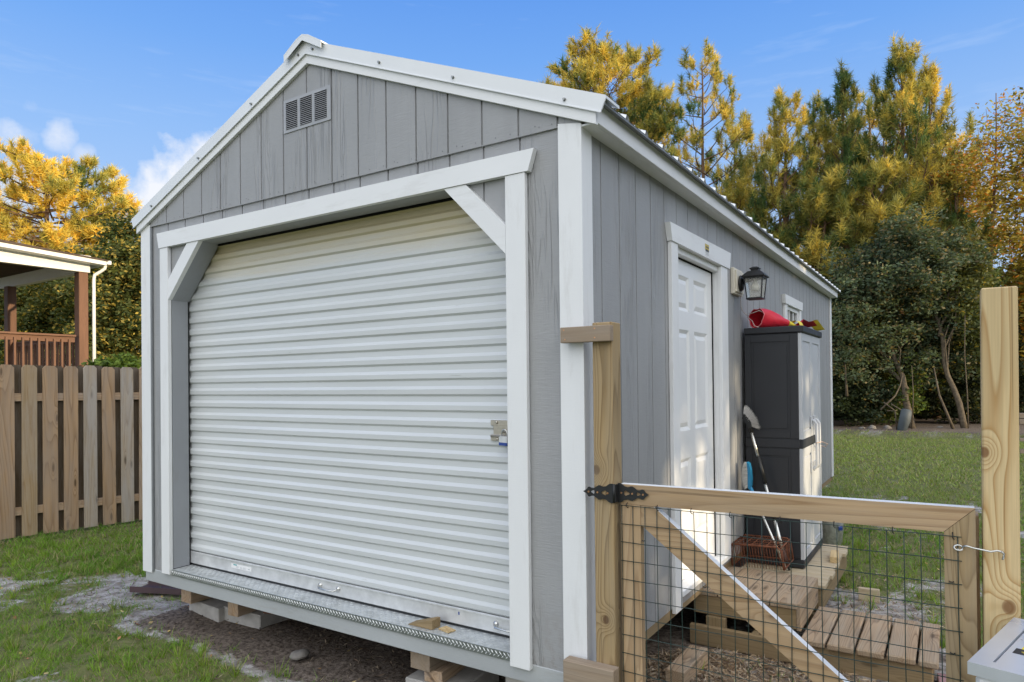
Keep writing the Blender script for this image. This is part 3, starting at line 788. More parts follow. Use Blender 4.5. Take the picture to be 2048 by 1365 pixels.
mb = MB(); mb.prism([(cx - .022, 1.352), (cx + .022, 1.350), (cx + .024, 1.378), (cx + .016, 1.383), (cx - .016, 1.383), (cx - .024, 1.378)], 'xz', .092, .120, 0); mb.build('lock_body', 'alu', lk)
mb = MB(); mb.prism([(cx - .023, 1.340), (cx + .020, 1.337), (cx + .024, 1.352), (cx - .023, 1.354)], 'xz', .0905, .1215, 0); mb.build('lock_bumper', 'lockblue', lk)
# tread plate
mb = MB(); TX0, TX1 = OX0 + .002, -.373
mb.box((TX0, -.010, .4005), (TX1, .174, .4045), 0, .001); 
lip = MB(); lip.box((TX0, -.014, .366), (TX1, -.0105, .4045), 0, .001)
teeth = MB()
def loz(cx, cy, ang, top, l=.011, w=.0028, h=.0016):
    c, s_ = math.cos(ang), math.sin(ang)
    U = (c * l, s_ * l); V = (-s_ * w, c * w)
    pts = [(cx - U[0], cy - U[1]), (cx - V[0], cy - V[1]), (cx + U[0], cy + U[1]), (cx + V[0], cy + V[1])]
    if top: vs = [(a, b, .4046) for a, b in pts] + [(cx - U[0] * .4, cy - U[1] * .4, .4046 + h), (cx + U[0] * .4, cy + U[1] * .4, .4046 + h)]
    else: vs = [(a, -.0141, b) for a, b in pts] + [(cx - U[0] * .4, -.0141 - h, cy - U[1] * .4), (cx + U[0] * .4, -.0141 - h, cy + U[1] * .4)]
    (mb if top else teeth).add(vs, [(0, 1, 4), (1, 2, 5, 4), (2, 3, 5), (3, 0, 4, 5)] if top else [(0, 1, 4), (1, 2, 5, 4), (2, 3, 5), (3, 0, 4, 5)])
k = 0; x = TX0 + .012
while x < TX1 - .012:
    for j in range(6):
        loz(x, .004 + j * .023, R(45) if (k + j) % 2 else R(-45), True)
    loz(x, .392, R(-48) , False, .0125, .003, .003); loz(x + .0115, .378, R(48), False, .010, .003)
    x += .023; k += 1
tpl = mb.build('tread_plate', 'tread', shed)
lip.build('plate_lip', plain('dull_tread_lip', (.20, .22, .21), .45, .5, .2, 30), tpl)
teeth.build('raised_tread', plain('bright_tread_bars', (.75, .77, .78), .4, .2, .1, 30), tpl)
# man door casing, side wall
mb = MB(); mb.prism([(1.053, 2.428), (2.232, 2.428), (2.262, 2.545), (1.022, 2.527)], 'yz', .0015, .034, 1); mb.build('door_header_trim', 'trim', shed)
mb = MB(); mb.box((.0015, 1.062, .335), (.026, DY0 + .004, 2.4275), 2); mb.build('door_side_trim', 'trim', shed)
mb = MB(); mb.box((.0015, DY1 - .004, .40), (.026, 2.196, 2.4275), 2); mb.build('door_side_trim', 'trim', shed)
mb = MB()
mb.box((-.09, DY0 - .022, .40), (.0012, DY0 + .001, 2.43), 2); mb.box((-.09, DY1 - .001, .40), (.0012, DY1 + .022, 2.43), 2)
mb.box((-.09, DY0 + .002, DZ1 - .012), (.0012, DY1 - .002, DZ1 + .03), 1)
mb.build('door_frame', 'trim', shed)
mb = MB(); mb.box((-.075, DY1 - .010, .44), (-.036, DY1 - .002, DZ1 - .013), 2, 0); mb.box((-.075, DY0 + .002, DZ1 - .020), (-.036, DY1 - .01, DZ1 - .013), 1, 0); mb.build('weather_strip', 'dark', shed)
mb = MB(); mb.box((-.12, DY0 + .002, .405), (.034, DY1 + .05, .438), 1, .003); mb.build('door_sill', 'trim', shed)
DOY0, DOY1, XD = DY0 + .004, DY1 - .011, -.042
cols = [(DOY0 + .105, DOY0 + .385), (DOY1 - .385, DOY1 - .105)]; rows = [(2.07, 2.285), (1.335, 1.955), (.665, 1.165)]
holes = [[(a, c), (b, c), (b, d), (a, d)] for a, b in cols for c, d in rows]
mb = MB(); mb.prism([(DOY0, .44), (DOY1, .44), (DOY1, DZ1 - .022), (DOY0, DZ1 - .022)], 'yz', XD - .035, XD, 2, holes)
ed = mb.build('entry_door', 'doorwhite', shed)
for a, b in cols:
    for c, d in rows:
        mb = MB(); e = .022; q = .05
        P0 = [(XD - .001, a, c), (XD - .001, b, c), (XD - .001, b, d), (XD - .001, a, d)]
        P1 = [(XD - .012, a + e, c + e), (XD - .012, b - e, c + e), (XD - .012, b - e, d - e), (XD - .012, a + e, d - e)]
        P2 = [(XD - .0025, a + q, c + q), (XD - .0025, b - q, c + q), (XD - .0025, b - q, d - q), (XD - .0025, a + q, d - q)]
        fs = [(i, (i + 1) % 4, 4 + (i + 1) % 4, 4 + i) for i in range(4)] + [(4 + i, 4 + (i + 1) % 4, 8 + (i + 1) % 4, 8 + i) for i in range(4)] + [(8, 9, 10, 11)]
        mb.add(P0 + P1 + P2, fs); mb.build('door_panel', 'doorwhite', ed)
mb = MB(); mb.box((.0342, 1.655, 2.475), (.0352, 1.735, 2.513), 1, 0); st = mb.build('maker_sticker', 'gold', shed); 
mb = MB(); mb.box((.0353, 1.66, 2.466), (.0362, 1.73, 2.479), 1, 0)
for k in range(3): mb.box((.0353, 1.668 + k * .022, 2.488), (.0362, 1.682 + k * .022, 2.499), 1, 0)
mb.build('sticker_print', 'ink', st)
mb = MB(); mb.box((.0342, 1.66, 2.438), (.0348, 1.735, 2.468), 1, 0); stp = mb.build('serial_tag', 'paper', shed)
mb = MB()
for k in range(4): mb.box((.0349, 1.664, 2.443 + k * .006), (.0353, 1.73, 2.4455 + k * .006), 1, 0)
mb.build('fine_print', bpy.data.materials['faint_ink'], stp)
# window
mb = MB(); mb.prism([(4.175, 2.372), (5.045, 2.372), (5.068, 2.458), (4.15, 2.458)], 'yz', .0015, .034, 1)
mb.box((.0015, 4.20, 1.48), (.024, 4.302, 2.371), 2); mb.box((.0015, 4.938, 1.48), (.024, 5.035, 2.371), 2); mb.box((.0015, 4.303, 1.48), (.024, 4.937, 1.552), 1)
win = mb.build('window', 'trim', shed)
mb = MB(); fy0, fy1, fz0, fz1 = 4.303, 4.937, 1.553, 2.37
for (a, b) in (((-.02, fy0, fz0), (.008, fy0 + .04, fz1)), ((-.02, fy1 - .04, fz0), (.008, fy1, fz1)), ((-.02, fy0 + .041, fz1 - .04), (.008, fy1 - .041, fz1)), ((-.02, fy0 + .041, fz0), (.008, fy1 - .041, fz0 + .04)), ((-.018, fy0 + .041, 1.94), (.006, fy1 - .041, 1.975))): mb.box(a, b)
for k in (1, 2): mb.box((-.014, fy0 + k * .211 - .008, fz0 + .041), (.002, fy0 + k * .211 + .008, fz1 - .041), 2)
mb.box((-.0135, fy0 + .041, 2.15), (.0015, fy1 - .041, 2.166), 1)
mb.build('sash', 'doorwhite', win)
mb = MB(); mb.box((-.016, fy0 + .02, fz0 + .02), (-.0145, fy1 - .02, fz1 - .02)); mb.build('pane', 'pane', win)
# ------------------------------------------------------------------ lantern
ln = thing('wall_lantern', (.02, 2.47, 2.28), 'black square lantern on a cream mounting block beside the white entry door', 'wall lamp')
mb = MB(); mb.box((.0015, 2.36, 2.272), (.028, 2.60, 2.462), 2, .004); mb.box((.028, 2.385, 2.287), (.04, 2.585, 2.447), 2, .004); mb.build('mounting_block', plain('cream_block', (.66, .62, .52), .5), ln)
m4 = Matrix.Rotation(R(90), 4, 'Y'); mb = MB(); mb.lathe([(.0, .0), (.056, 0), (.060, .006), (.052, .018), (.03, .024), (.0, .024)], (.041, 2.475, 2.355), 20, True, m4)
mb.tube([(.06, 2.475, 2.355), (.10, 2.475, 2.37), (.125, 2.475, 2.375)], .012, 8); mb.build('back_plate', 'black', ln)
lx, ly = .150, 2.475
mb = MB(); 
def ring4(h, z): return [(lx - h, ly - h, z), (lx + h, ly - h, z), (lx + h, ly + h, z), (lx - h, ly + h, z)]
def loft4(mb, secs):
    vs = []; fs = []
    for h, z in secs: vs += ring4(h, z)
    for i in range(len(secs) - 1):
        for j in range(4): fs.append((i * 4 + j, i * 4 + (j + 1) % 4, i * 4 + 4 + (j + 1) % 4, i * 4 + 4 + j))
    mb.add(vs, fs)
loft4(mb, [(.0, 2.388), (.075, 2.388), (.08, 2.392), (.08, 2.398), (.045, 2.432), (.026, 2.438), (.026, 2.448), (.034, 2.450), (.034, 2.456), (.012, 2.468), (0, 2.468)]); mb.build('lamp_roof', 'black', ln)
mb = MB(); tp, bt = .064, .050; zt, zb = 2.389, 2.236
for sx in (-1, 1):
    for sy in (-1, 1): mb.bar((lx + sx * bt, ly + sy * bt, zb), (lx + sx * tp, ly + sy * tp, zt), .008, .008, (0, 1, 0))
for (h, z) in ((bt, zb), (tp, zt - .006)):
    q = ring4(h, z)
    for j in range(4): mb.bar(q[j], q[(j + 1) % 4], .010, .010)
loft4(mb, [(.0, zb - .006), (bt + .006, zb - .006), (bt + .006, zb), (0, zb)]); mb.build('lamp_cage', 'black', ln)
mb = MB(); loft4(mb, [(bt - .002, zb + .006), (tp - .002, zt - .008)]); mb.build('lamp_glass', 'lampglass', ln)
mb = MB(); mb.lathe([(0, 0), (.02, .003), (.031, .02), (.033, .035), (.026, .055), (.014, .075), (.013, .1), (0, .1)], (lx, ly, 2.285), 14); mb.build('bulb', 'bulb', ln)
# ------------------------------------------------------------------ storage cabinet
cab = thing('storage_cabinet', (.235, 3.02, .27), 'tall charcoal and pale gray plastic cabinet against the shed wall', 'cabinet')
cx0, cx1, cy0, cy1, cz0, cz1 = .03, .425, 2.63, 3.47, .275, 2.035
mb = MB()
mb.box((cx0, cy0, cz0 + .06), (cx1 - .02, cy0 + .022, cz1 - .05), 2, .004); mb.box((cx0, cy1 - .022, cz0 + .06), (cx1 - .02, cy1, cz1 - .05), 2, .004)
mb.box((cx0, cy0 + .023, cz0 + .06), (cx0 + .02, cy1 - .023, cz1 - .05), 2); mb.build('body', 'resin_dark', cab)
mb = MB()
for (za, zb_) in ((cz0 + .075, 1.135), (1.215, cz1 - .06)):
    for (a, b) in (((cx0 + .0, cy0 - .006, za), (cx0 + .045, cy0 - .0005, zb_)), ((cx1 - .075, cy0 - .006, za), (cx1 - .02, cy0 - .0005, zb_)), ((cx0 + .046, cy0 - .006, zb_ - .05), (cx1 - .076, cy0 - .0005, zb_)), ((cx0 + .046, cy0 - .006, za), (cx1 - .076, cy0 - .0005, za + .05))): mb.box(a, b, None, .0025)
    mb.box((cx0 + .065, cy0 - .006, za + .07), (cx1 - .095, cy0 - .0008, zb_ - .07), 2, .003)
mb.box((cx0 - .002, cy0 - .009, 1.145), (cx1 - .012, cy0 - .0005, 1.205), 0, .004); mb.build('side_panel', 'resin_dark', cab)
mb = MB(); mb.box((cx0 - .005, cy0 - .012, cz1 - .048), (cx1 + .02, cy1 + .012, cz1), 1, .006); mb.build('top', 'resin_dark', cab)
mb = MB(); mb.box((cx0, cy0, cz0), (cx1 + .005, cy1, cz0 + .058), 1, .004); mb.build('base', 'resin_dark', cab)
ym = (cy0 + cy1) / 2
for (a, b) in ((cy0 + .004, ym - .003), (ym + .003, cy1 - .004)):
    mb = MB()
    for (za, zb_) in ((cz0 + .062, 1.14), (1.208, cz1 - .052)):
        hole = [[(a + .055, za + .055), (b - .055, za + .055), (b - .055, zb_ - .055), (a + .055, zb_ - .055)]]
        mb.prism([(a, za), (b, za), (b, zb_), (a, zb_)], 'yz', cx1 - .019, cx1 + .004, 2, hole)
        mb.box((cx1 - .012, a + .05, za + .05), (cx1 - .004, b - .05, zb_ - .05), 2, 0); mb.box((cx1 - .004, a + .075, za + .075), (cx1 + .001, b - .075, zb_ - .075), 2, .004)
    dr = mb.build('cabinet_door', 'resin_light', cab)
    mb = MB(); mb.box((cx1 - .018, a, 1.141), (cx1 + .006, b, 1.207), 1, .003); mb.build('belt', 'resin_dark', dr)
    yh = b - .06 if a < ym - .1 else a + .06
    mb = MB(); mb.tube([(cx1 + .005, yh, .96), (cx1 + .03, yh, .965), (cx1 + .045, yh, .99), (cx1 + .045, yh, 1.30), (cx1 + .03, yh, 1.325), (cx1 + .005, yh, 1.33)], .012, 8)
    mb.box((cx1 + .0045, yh - .03, .93), (cx1 + .014, yh + .03, 1.01), 2, .004); mb.box((cx1 + .0045, yh - .03, 1.28), (cx1 + .014, yh + .03, 1.36), 2, .004)
    mb.build('handle', 'resin_light', dr)
# bent wire loop through the handles
mb = MB(); mb.tube([(cx1 + .046, 2.96, 1.16), (cx1 + .075, 3.03, 1.165), (cx1 + .10, 3.14, 1.14), (cx1 + .075, 3.2, 1.11), (cx1 + .04, 3.12, 1.13)], .0035, 6)
tag(mb.build('wire_hook', plain('coppery_wire', (.6, .45, .36), .4, .6)), 'thin bent wire hook looped through the cabinet door handles', 'wire')
# ------------------------------------------------------------------ windsock on the cabinet
ws = thing('windsock', (.2, 2.8, cz1), 'red and yellow fabric windsock lying on top of the charcoal cabinet', 'windsock')
mb = MB(); n = 22; secs = []
def sec(c, d, r, flat, k):
    d = Vector(d).normalized(); u = Vector((-d.y, d.x, 0)).normalized(); w = u.cross(d) * -1
    if w.z < 0: w = -w
    out = []
    for j in range(n):
        a = 2 * PI * j / n; rr = r * (1 + .09 * math.sin(3 * a + 1.7 * k) + .06 * math.sin(7 * a + 2.6 * k) + .03 * math.sin(11 * a - 3 * k))
        p = Vector(c) + u * math.cos(a) * rr * (1 + .35 * (1 - flat)) + w * math.sin(a) * rr * flat
        p.z = max(p.z, cz1 + .002); out.append(p)
    return out
path = [((.10, 2.70, 2.112), .075, 1.), ((.13, 2.74, 2.11), .076, .98), ((.17, 2.79, 2.103), .074, .93), ((.21, 2.85, 2.09), .068, .85), ((.245, 2.92, 2.075), .062, .68)]
vs = []; d = (.55, .8, -.12)
for i, (c, r, fl) in enumerate(path): vs += sec(c, d, r, fl, i * .8)
fs = [(i * n + j, i * n + (j + 1) % n, (i + 1) * n + (j + 1) % n, (i + 1) * n + j) for i in range(len(path) - 1) for j in range(n)]
mb.add(vs, fs, None, True); mb.build('red_sleeve', 'red', ws)
mb = MB(); hoop = [Vector(p) for p in sec(path[0][0], d, .0765, 1., 0)]; mb.tube(hoop + [hoop[0]], .0035, 6, False); mb.build('hoop', plain('pink_hem', (.72, .2, .22), .6), ws)
mb = MB(); p2 = [((.247, 2.925, 2.074), .061, .66), ((.275, 2.98, 2.062), .055, .42), ((.30, 3.03, 2.05), .05, .2)]
vs = []
for i, (c, r, fl) in enumerate(p2): vs += sec(c, d, r, fl, 3 + i * .8)
fs = [(i * n + j, i * n + (j + 1) % n, (i + 1) * n + (j + 1) % n, (i + 1) * n + j) for i in range(len(p2) - 1) for j in range(n)]
mb.add(vs, fs, None, True); mb.build('yellow_band', 'yellow', ws)
def ribbon(pts, w, mat, nm):
    mb = MB(); vs = []
    for (x, y, z, tw) in pts:
        vs += [(x - w * math.cos(tw), y - w * .6 * math.cos(tw), z - w * math.sin(tw)), (x + w * math.cos(tw), y + w * .6 * math.cos(tw), z + w * math.sin(tw))]
    fs = [(2 * i, 2 * i + 1, 2 * i + 3, 2 * i + 2) for i in range(len(pts) - 1)]
    mb.add(vs, fs, None, True); mb.build(nm, mat, ws)
arc = []
for k in range(13):
    a = R(-20 + 220 * k / 12); arc.append((.325 + .042 * math.cos(a), 2.95, 2.038 + .016 + .045 * math.sin(a), .1))
vs = []; mb = MB()
for (x, y, z, t) in arc: vs += [(x, y, z), (x + .015, y + .06, z)]
mb.add(vs, [(2 * i, 2 * i + 1, 2 * i + 3, 2 * i + 2) for i in range(len(arc) - 1)], None, True); mb.build('yellow_loop', 'yellow', ws)
ribbon([(.33, 2.97, 2.055, .3), (.35, 3.02, 2.09, .7), (.37, 3.08, 2.082, .4), (.39, 3.18, 2.09, .5), (.40, 3.28, 2.07, .2)], .038, 'red', 'red_streamer')
ribbon([(.395, 3.2, 2.10, .5), (.415, 3.28, 2.105, .7), (.43, 3.36, 2.07, .4), (.44, 3.44, 2.048, .2)], .032, 'yellow', 'yellow_streamer')
mb = MB(); mb.tube([(.035, 2.69, 2.13), (.08, 2.66, 2.09), (.10, 2.64, 2.05), (.13, 2.65, 2.04)], .0028, 5); mb.tube([(.045, 2.7, 2.155), (.08, 2.64, 2.145), (.13, 2.66, 2.165), (.16, 2.69, 2.15)], .0028, 5)
mb.tube([(.012, 2.60, 2.28), (.012, 2.60, 2.20), (.02, 2.61, 2.17), (.03, 2.64, 2.15), (.05, 2.68, 2.13)], .0028, 5); mb.build('bridle_cord', 'rope', ws)
# ------------------------------------------------------------------ brushes
br = thing('deck_brush', (.34, 2.49, .28), 'long silver and black pole brush with fan shaped white bristles leaning on cabinet', 'brush')
A = Vector((.085, 2.52, 1.31)); B = Vector((.345, 2.49, .285)); P_ = lambda t: A + (B - A) * t
mb = MB(); mb.tube([P_(.04), P_(.26)], .0105, 10); mb.tube([P_(.41), P_(.62)], .0115, 10); mb.tube([P_(.62), P_(1.)], .012, 10); mb.build('pole', 'steel', br)
for ga, gb_, gr_ in ((.22, .41, .0155), (.615, .66, .015), (.86, 1., .0165)):
    mb = MB(); mb.tube([P_(ga), P_(gb_)], gr_, 10); mb.build('grip', 'black', br)
mb = MB(); mb.tube([P_(.05), P_(-.03), A + Vector((-.01, 0, .04))], [.014, .018, .014], 10); mb.prism([(.035, 1.36), (.05, 1.40), (.10, 1.335), (.105, 1.29), (.085, 1.285)], 'xz', 2.50, 2.54, 0); mb.build('brush_head', 'black', br)
Pq = []; Dq = []; Sq = []; Cq = []
for k in range(700):
    t = nr.random(); a = R(25 + 70 * t - 62 * (1 - t) * 0 + nr.normal() * 4); bp_ = np.array((.045 + .055 * (1 - t), 2.50 + .045 * nr.random(), 1.40 - .10 * (1 - t)))
    a = R(80 - 95 * (1 - t) + nr.normal() * 5); l = .062 * (.9 + .2 * nr.random())
    Pq.append(bp_); Dq.append((math.cos(a) * l, nr.normal() * .006, math.sin(a) * l)); Sq.append((.0016 * math.sin(a), .0008, -.0016 * math.cos(a))); v = .45 + .3 * nr.random(); Cq.append((v, v * .98, v * .95))
V, F, C = spikes(np.array(Pq), np.array(Dq), np.array(Sq), np.array(Cq)); rawmesh('bristles', V, F, C, 'straw', br)
b2 = thing('scrub_brush', (.34, 2.45, .28), 'shorter blue handled brush with oval white bristles leaning by the door trim', 'brush')
A = Vector((.095, 2.47, .86)); B = Vector((.345, 2.455, .29)); mb = MB()
mb.tube([P_(.30), P_(1.)], .009, 10); mb.build('pole', 'steel', b2)
mb = MB(); mb.tube([P_(-.05), P_(.12), P_(.33)], [.012, .016, .015], 10); mb.prism([(.078, 1.045), (.094, 1.035), (.104, .99), (.108, .92), (.104, .87), (.096, .845), (.085, .86), (.084, .99)], 'xz', 2.44, 2.50, 0); mb.build('brush_back', 'bluepl', b2)
Pq = []; Dq = []; Sq = []; Cq = []
for k in range(1500):
    z = .86 + .17 * nr.random(); y = 2.442 + .056 * nr.random(); l = .045 * (1 - .45 * abs((z - .945) / .09) ** 3)
    Pq.append((.084, y, z)); Dq.append((-l, nr.normal() * .005, nr.normal() * .005 - .004 + (z - .945) * .15)); Sq.append((0, .0012, .0016)); v = .45 + .35 * nr.random(); Cq.append((v, v * .98, v * .92))
V, F, C = spikes(np.array(Pq), np.array(Dq), np.array(Sq), np.array(Cq)); rawmesh('bristles', V, F, C, 'straw', b2)
# ------------------------------------------------------------------ rusty crate
cr = thing('wire_crate', (.17, 2.4, .33), 'rusty brown wire basket tipped on its side between the steps and cabinet', 'crate')
x0, x1, y0, y1, z0_, z1_ = .0, .345, 2.25, 2.57, .335, .485
def cpt(u, v, w): return Vector((x0 + (x1 - x0) * u + .02 * (1 - w), y0 + (y1 - y0) * v, z0_ + (z1_ - z0_) * w + .012 * u))
mb = MB()
for v in (0, 1): mb.tube([cpt(0, v, 0), cpt(0, v, .8), cpt(.06, v, 1), cpt(.94, v, 1), cpt(1, v, .85), cpt(1, v, 0)], .008 if v == 0 else .006, 8)
for u in (0, 1): mb.tube([cpt(u, 0, .97 if u else .9), cpt(u, 1, .97 if u else .9)], .006, 6); mb.tube([cpt(u, 0, 0), cpt(u, 1, 0)], .005, 6)
mb.tube([cpt(0, 1, 0), cpt(1, 1, 0)], .005, 6); mb.build('rim', 'rust', cr)
mb = MB()
for k in range(1, 22): mb.tube([cpt(k / 22, 1, 0), cpt(k / 22, 1, 1)], .0026, 4)
for k in range(1, 7): mb.tube([cpt(k / 7, 0, 1), cpt(k / 7, 1, 1)], .003, 4)
for k in range(1, 5): mb.tube([cpt(0.02, k / 5, 1), cpt(.98, k / 5, 1)], .003, 4)
for k in range(1, 8):
    mb.tube([cpt(0, k / 8, 0), cpt(0, k / 8, .9)], .0026, 4); mb.tube([cpt(1, k / 8, 0), cpt(1, k / 8, .9)], .0026, 4)
for k in range(1, 18): mb.tube([cpt(k / 18, 0, -.02), cpt(k / 18, 0, 1)], .0022, 4)
mb.build('wire_grid', 'rust', cr)
# ------------------------------------------------------------------ steps and deck
dk = thing('deck_platform', (.32, 2.9, 0), 'low pale plank platform under the storage cabinet', 'platform')
ys = 2.29; nb = 9
for k in range(nb):
    mb = MB(); xa = .612 + .012 * rnd.uniform(-1, 1); mb.box((.02, ys + k * .1405, .238), (xa, ys + k * .1405 + .137, .268), 0, .004); mb.build('deck_board', 'deck', dk)
mb = MB(); mb.box((.56, 2.31, .10), (.60, 3.53, .237), 1, .003); mb.box((.04, 2.295, .10), (.559, 2.333, .237), 0, .003); mb.box((.04, 3.48, .10), (.559, 3.52, .237), 0, .003)
mb.box((.51, 2.35, -.01), (.558, 2.42, .1)); mb.build('frame', 'skirt', dk)
bs = thing('box_step', (.25, 1.95, .15), 'upper weathered wooden box step below the white entry door', 'step')
bx0, bx1, by0, by1, bz = -.065, .575, 1.64, 2.27, .322
for k in range(4):
    mb = MB(); w = (bx1 - bx0 - .014) / 4; mb.box((bx0 + k * w, by0 - .01, bz - .036), (bx0 + k * w + w - .005, by1, bz), 1, .004); mb.build('tread_board', 'steps', bs)
mb = MB(); mb.box((bx0, by0, .168), (bx1 - .026, by0 + .036, bz - .037), 0, .003); mb.build('riser', 'skirt', bs)
mb = MB(); mb.box((bx0, by1 - .036, .168), (bx1 - .026, by1, bz - .037), 0, .003); mb.build('riser', 'skirt', bs)
mb = MB(); mb.box((bx1 - .025, by0 + .001, .160), (bx1, by1 - .001, bz - .003), 1, .003); mb.build('end_board', 'steps', bs)
ls = thing('low_step', (.6, 1.9, 0), 'long low step of five spaced weathered boards on a treated frame', 'step')
for k, (a, b) in enumerate(((.585, .715), (.727, .862), (.874, 1.010), (1.022, 1.158), (1.170, 1.262))):
    mb = MB(); mb.box((a, 1.545 + rnd.uniform(-.006, .006), .118), (b, 2.215 + rnd.uniform(-.01, .01), .155), 1, .008); mb.build('tread_board', 'steps', ls)
mb = MB(); mb.box((-.072, 1.575, -.01), (1.235, 1.612, .112), 0, .004); mb.build('front_skirt', 'skirt', ls)
mb = MB(); mb.box((-.07, 2.16, -.01), (1.235, 2.198, .112), 0, .004); mb.box((1.20, 1.6125, -.01), (1.237, 2.159, .112), 1, .004); mb.box((.30, 1.6125, .0), (.34, 2.159, .112), 1)
mb.box((.02, 1.615, .02), (.14, 1.66, .165), 2, .003); mb.box((.46, 1.615, .02), (.52, 1.66, .165), 2, .003); mb.build('frame', 'skirt', ls)
def lump(name, lo, hi, mat, label, cat, rot=0, axis=None, tilt=0, group=None, bev=.003):
    lo = Vector(lo); hi = Vector(hi); c = (lo + hi) / 2
    m4 = Matrix.Translation(c) @ Matrix.Rotation(rot, 4, 'Z') @ Matrix.Rotation(tilt, 4, 'Y') @ Matrix.Translation(-c)
    mb = MB(); mb.box(lo, hi, axis, bev, m4); o = mb.build(name, mat); return tag(o, label, cat, group)
lump('timber_offcut', (.02, .90, 0), (.125, 1.30, .09), 'steps', 'short square timber lying on the litter in front of the lower step', 'timber', R(-1), 1)
lump('wood_offcut', (.735, 3.02, -.01), (.875, 3.06, .085), 'deck', 'small board offcut standing on edge in the grass behind the steps', 'wood block', R(3), 0)
lump('wood_offcut', (.545, 2.93, .268), (.60, 3.16, .315), 'tallpine', 'small yellow wood block on the edge of the pale platform', 'wood block', R(6), 1)
lump('paver', (1.27, 1.2, -.01), (1.52, 1.75, .035), 'pink', 'flat pinkish paver beside the end of the low step', 'paver', R(4), 1)
bk = thing('bucket', (.33, 4.75, 0), 'small white paint spattered bucket behind the cabinet', 'bucket')
mb = MB(); mb.lathe([(0, 0), (.09, 0), (.105, .24), (.112, .245), (.112, .26), (.10, .26), (.098, .24), (.08, .01)], (.33, 4.75, .0), 18); mb.build('body', plain('spattered_white', (.62, .62, .6), .6, 0, .3, 30), bk)
mb = MB(); mb.box((.40, 4.64, .17), (.43, 4.70, .20), None, 0, Matrix.Identity(4)); mb.build('label', 'lockblue', bk)
# wood wedge and chip on the tread plate
mb = MB(); mb.prism([(-1.03, .4065), (-.868, .4065), (-.868, .452), (-.885, .452)], 'xz', .02, .085, 0)
tag(mb.build('wood_wedge', 'skirt'), 'small wooden wedge on the tread plate against the roller door', 'wedge')
lump('wood_chip', (-.845, .035, .4062), (-.765, .085, .412), 'tallpine', 'flat wood chip beside the wedge on the tread plate', 'wood chip', R(-15), 0, 0, None, .001)
# ------------------------------------------------------------------ foundation blocks
def cblock(lo, hi, label, rot=0):
    return lump('concrete_block', lo, hi, 'concrete', label, 'block', rot, None, 0, 'concrete blocks under the shed', .006)
def shim(lo, hi, label, rot=0, mat='fence'):
    return lump('wood_shim', lo, hi, mat, label, 'shim', rot, 1, 0, 'timber shims between blocks and shed', .003)
cblock((-3.38, .26, -.03), (-2.98, .46, .085), 'leftmost pale concrete block under the shed front', R(-4))
shim((-3.36, .20, .09), (-3.24, .42, .285), 'timber packing stacked on the leftmost concrete block')
cblock((-3.02, .30, -.03), (-2.62, .70, .088), 'concrete block left of the door handle, under the shed', R(2))
shim((-2.82, .20, .09), (-2.72, .62, .20), 'square timber on the second concrete block', R(4)); shim((-2.66, .35, .09), (-2.57, .6, .17), 'brown wood scrap lying beside the square timber', R(14), 'cedar')
shim((-2.81, .22, .2), (-2.71, .62, .284), 'upper timber above the second concrete block', R(1))
cblock((-1.12, .09, -.03), (-.78, .49, .095), 'concrete block below the wooden wedge, under the shed', R(3))
shim((-1.01, .10, .097), (-.90, .50, .16), 'lower timber on the block below the wedge', R(6)); shim((-1.06, .07, .161), (-.93, .5, .284), 'upper timber on the block below the wedge', R(0), 'oldboard')
cblock((-.46, .06, -.03), (-.22, .46, .283), 'tall concrete block under the right front corner of the shed')
for y in (2.4, 4.8, 6.8): cblock((-.50, y, -.03), (-.12, y + .2, .283), 'concrete pier under the side of the shed at the %s' % {2.4: 'entry door', 4.8: 'window', 6.8: 'far corner'}[y])
cblock((-3.4, 3.4, -.03), (-3.1, 3.6, .283), 'concrete pier under the hidden left side of the shed')
tr = thing('downspout_trough', (-3.95, .42, 0), 'short dark brown plastic gutter trough on the ground at the shed corner', 'trough')
mb = MB(); m4 = Matrix.Translation((-3.93, .45, .02)) @ Matrix.Rotation(R(22), 4, 'Z')
mb.box((-.28, -.10, .0), (.30, .10, .006), 0, 0, m4); mb.box((-.28, -.106, .0), (.30, -.1, .045), 0, 0, m4); mb.box((-.28, .1, .0), (.30, .106, .055), 0, 0, m4); mb.build('channel', 'brownpl', tr)
# ------------------------------------------------------------------ gate post, gate
gp = thing('gate_post', (.11, 0, 0), 'treated pine gate post fixed to the shed corner by short boards', 'post')
mb = MB(); mb.box((.064, -.034, 0), (.154, .055, 1.888), 2, .004); mb.build('post', 'gatepost', gp)
mb = MB(); mb.box((-.068, -.073, 1.806), (.163, -.0345, 1.872), 0, .002); 
gb = mb.build('top_board', 'oldboard', gp)
mb = MB()
for (x, z) in ((-.05, 1.86), (-.045, 1.82), (.095, 1.86), (.095, 1.822)): mb.tube([(x, -.0731, z), (x, -.0742, z)], .0035, 8)
mb.build('screw', 'copper', gb)
mb = MB(); mb.box((-.062, -.092, .325), (.170, -.0345, .468), 0, .003); mb.build('bottom_board', 'oldboard', gp)
gt = thing('garden_gate', (.17, 0, .24), 'wooden framed gate with green wire mesh and diagonal brace', 'gate')
GX0, GX1 = .170, 1.392; Y0, Y1 = .0, .038
mb = MB(); mb.prism([(GX0, 1.132), (GX1 - .087, 1.138), (GX1, 1.222), (GX0, 1.213)], 'xz', Y0, Y1, 0); mb.build('top_rail', 'gatepine', gt)
mb = MB(); mb.prism([(GX1 - .086, .24), (GX1, .24), (GX1, 1.220), (GX1 - .086, 1.137)], 'xz', Y0 + .0005, Y1, 2); mb.build('latch_stile', 'postpine', gt)
mb = MB(); mb.box((GX0, Y0 + .0005, .24), (GX0 + .087, Y1, 1.131), 2); mb.build('hinge_stile', 'gatepine', gt)
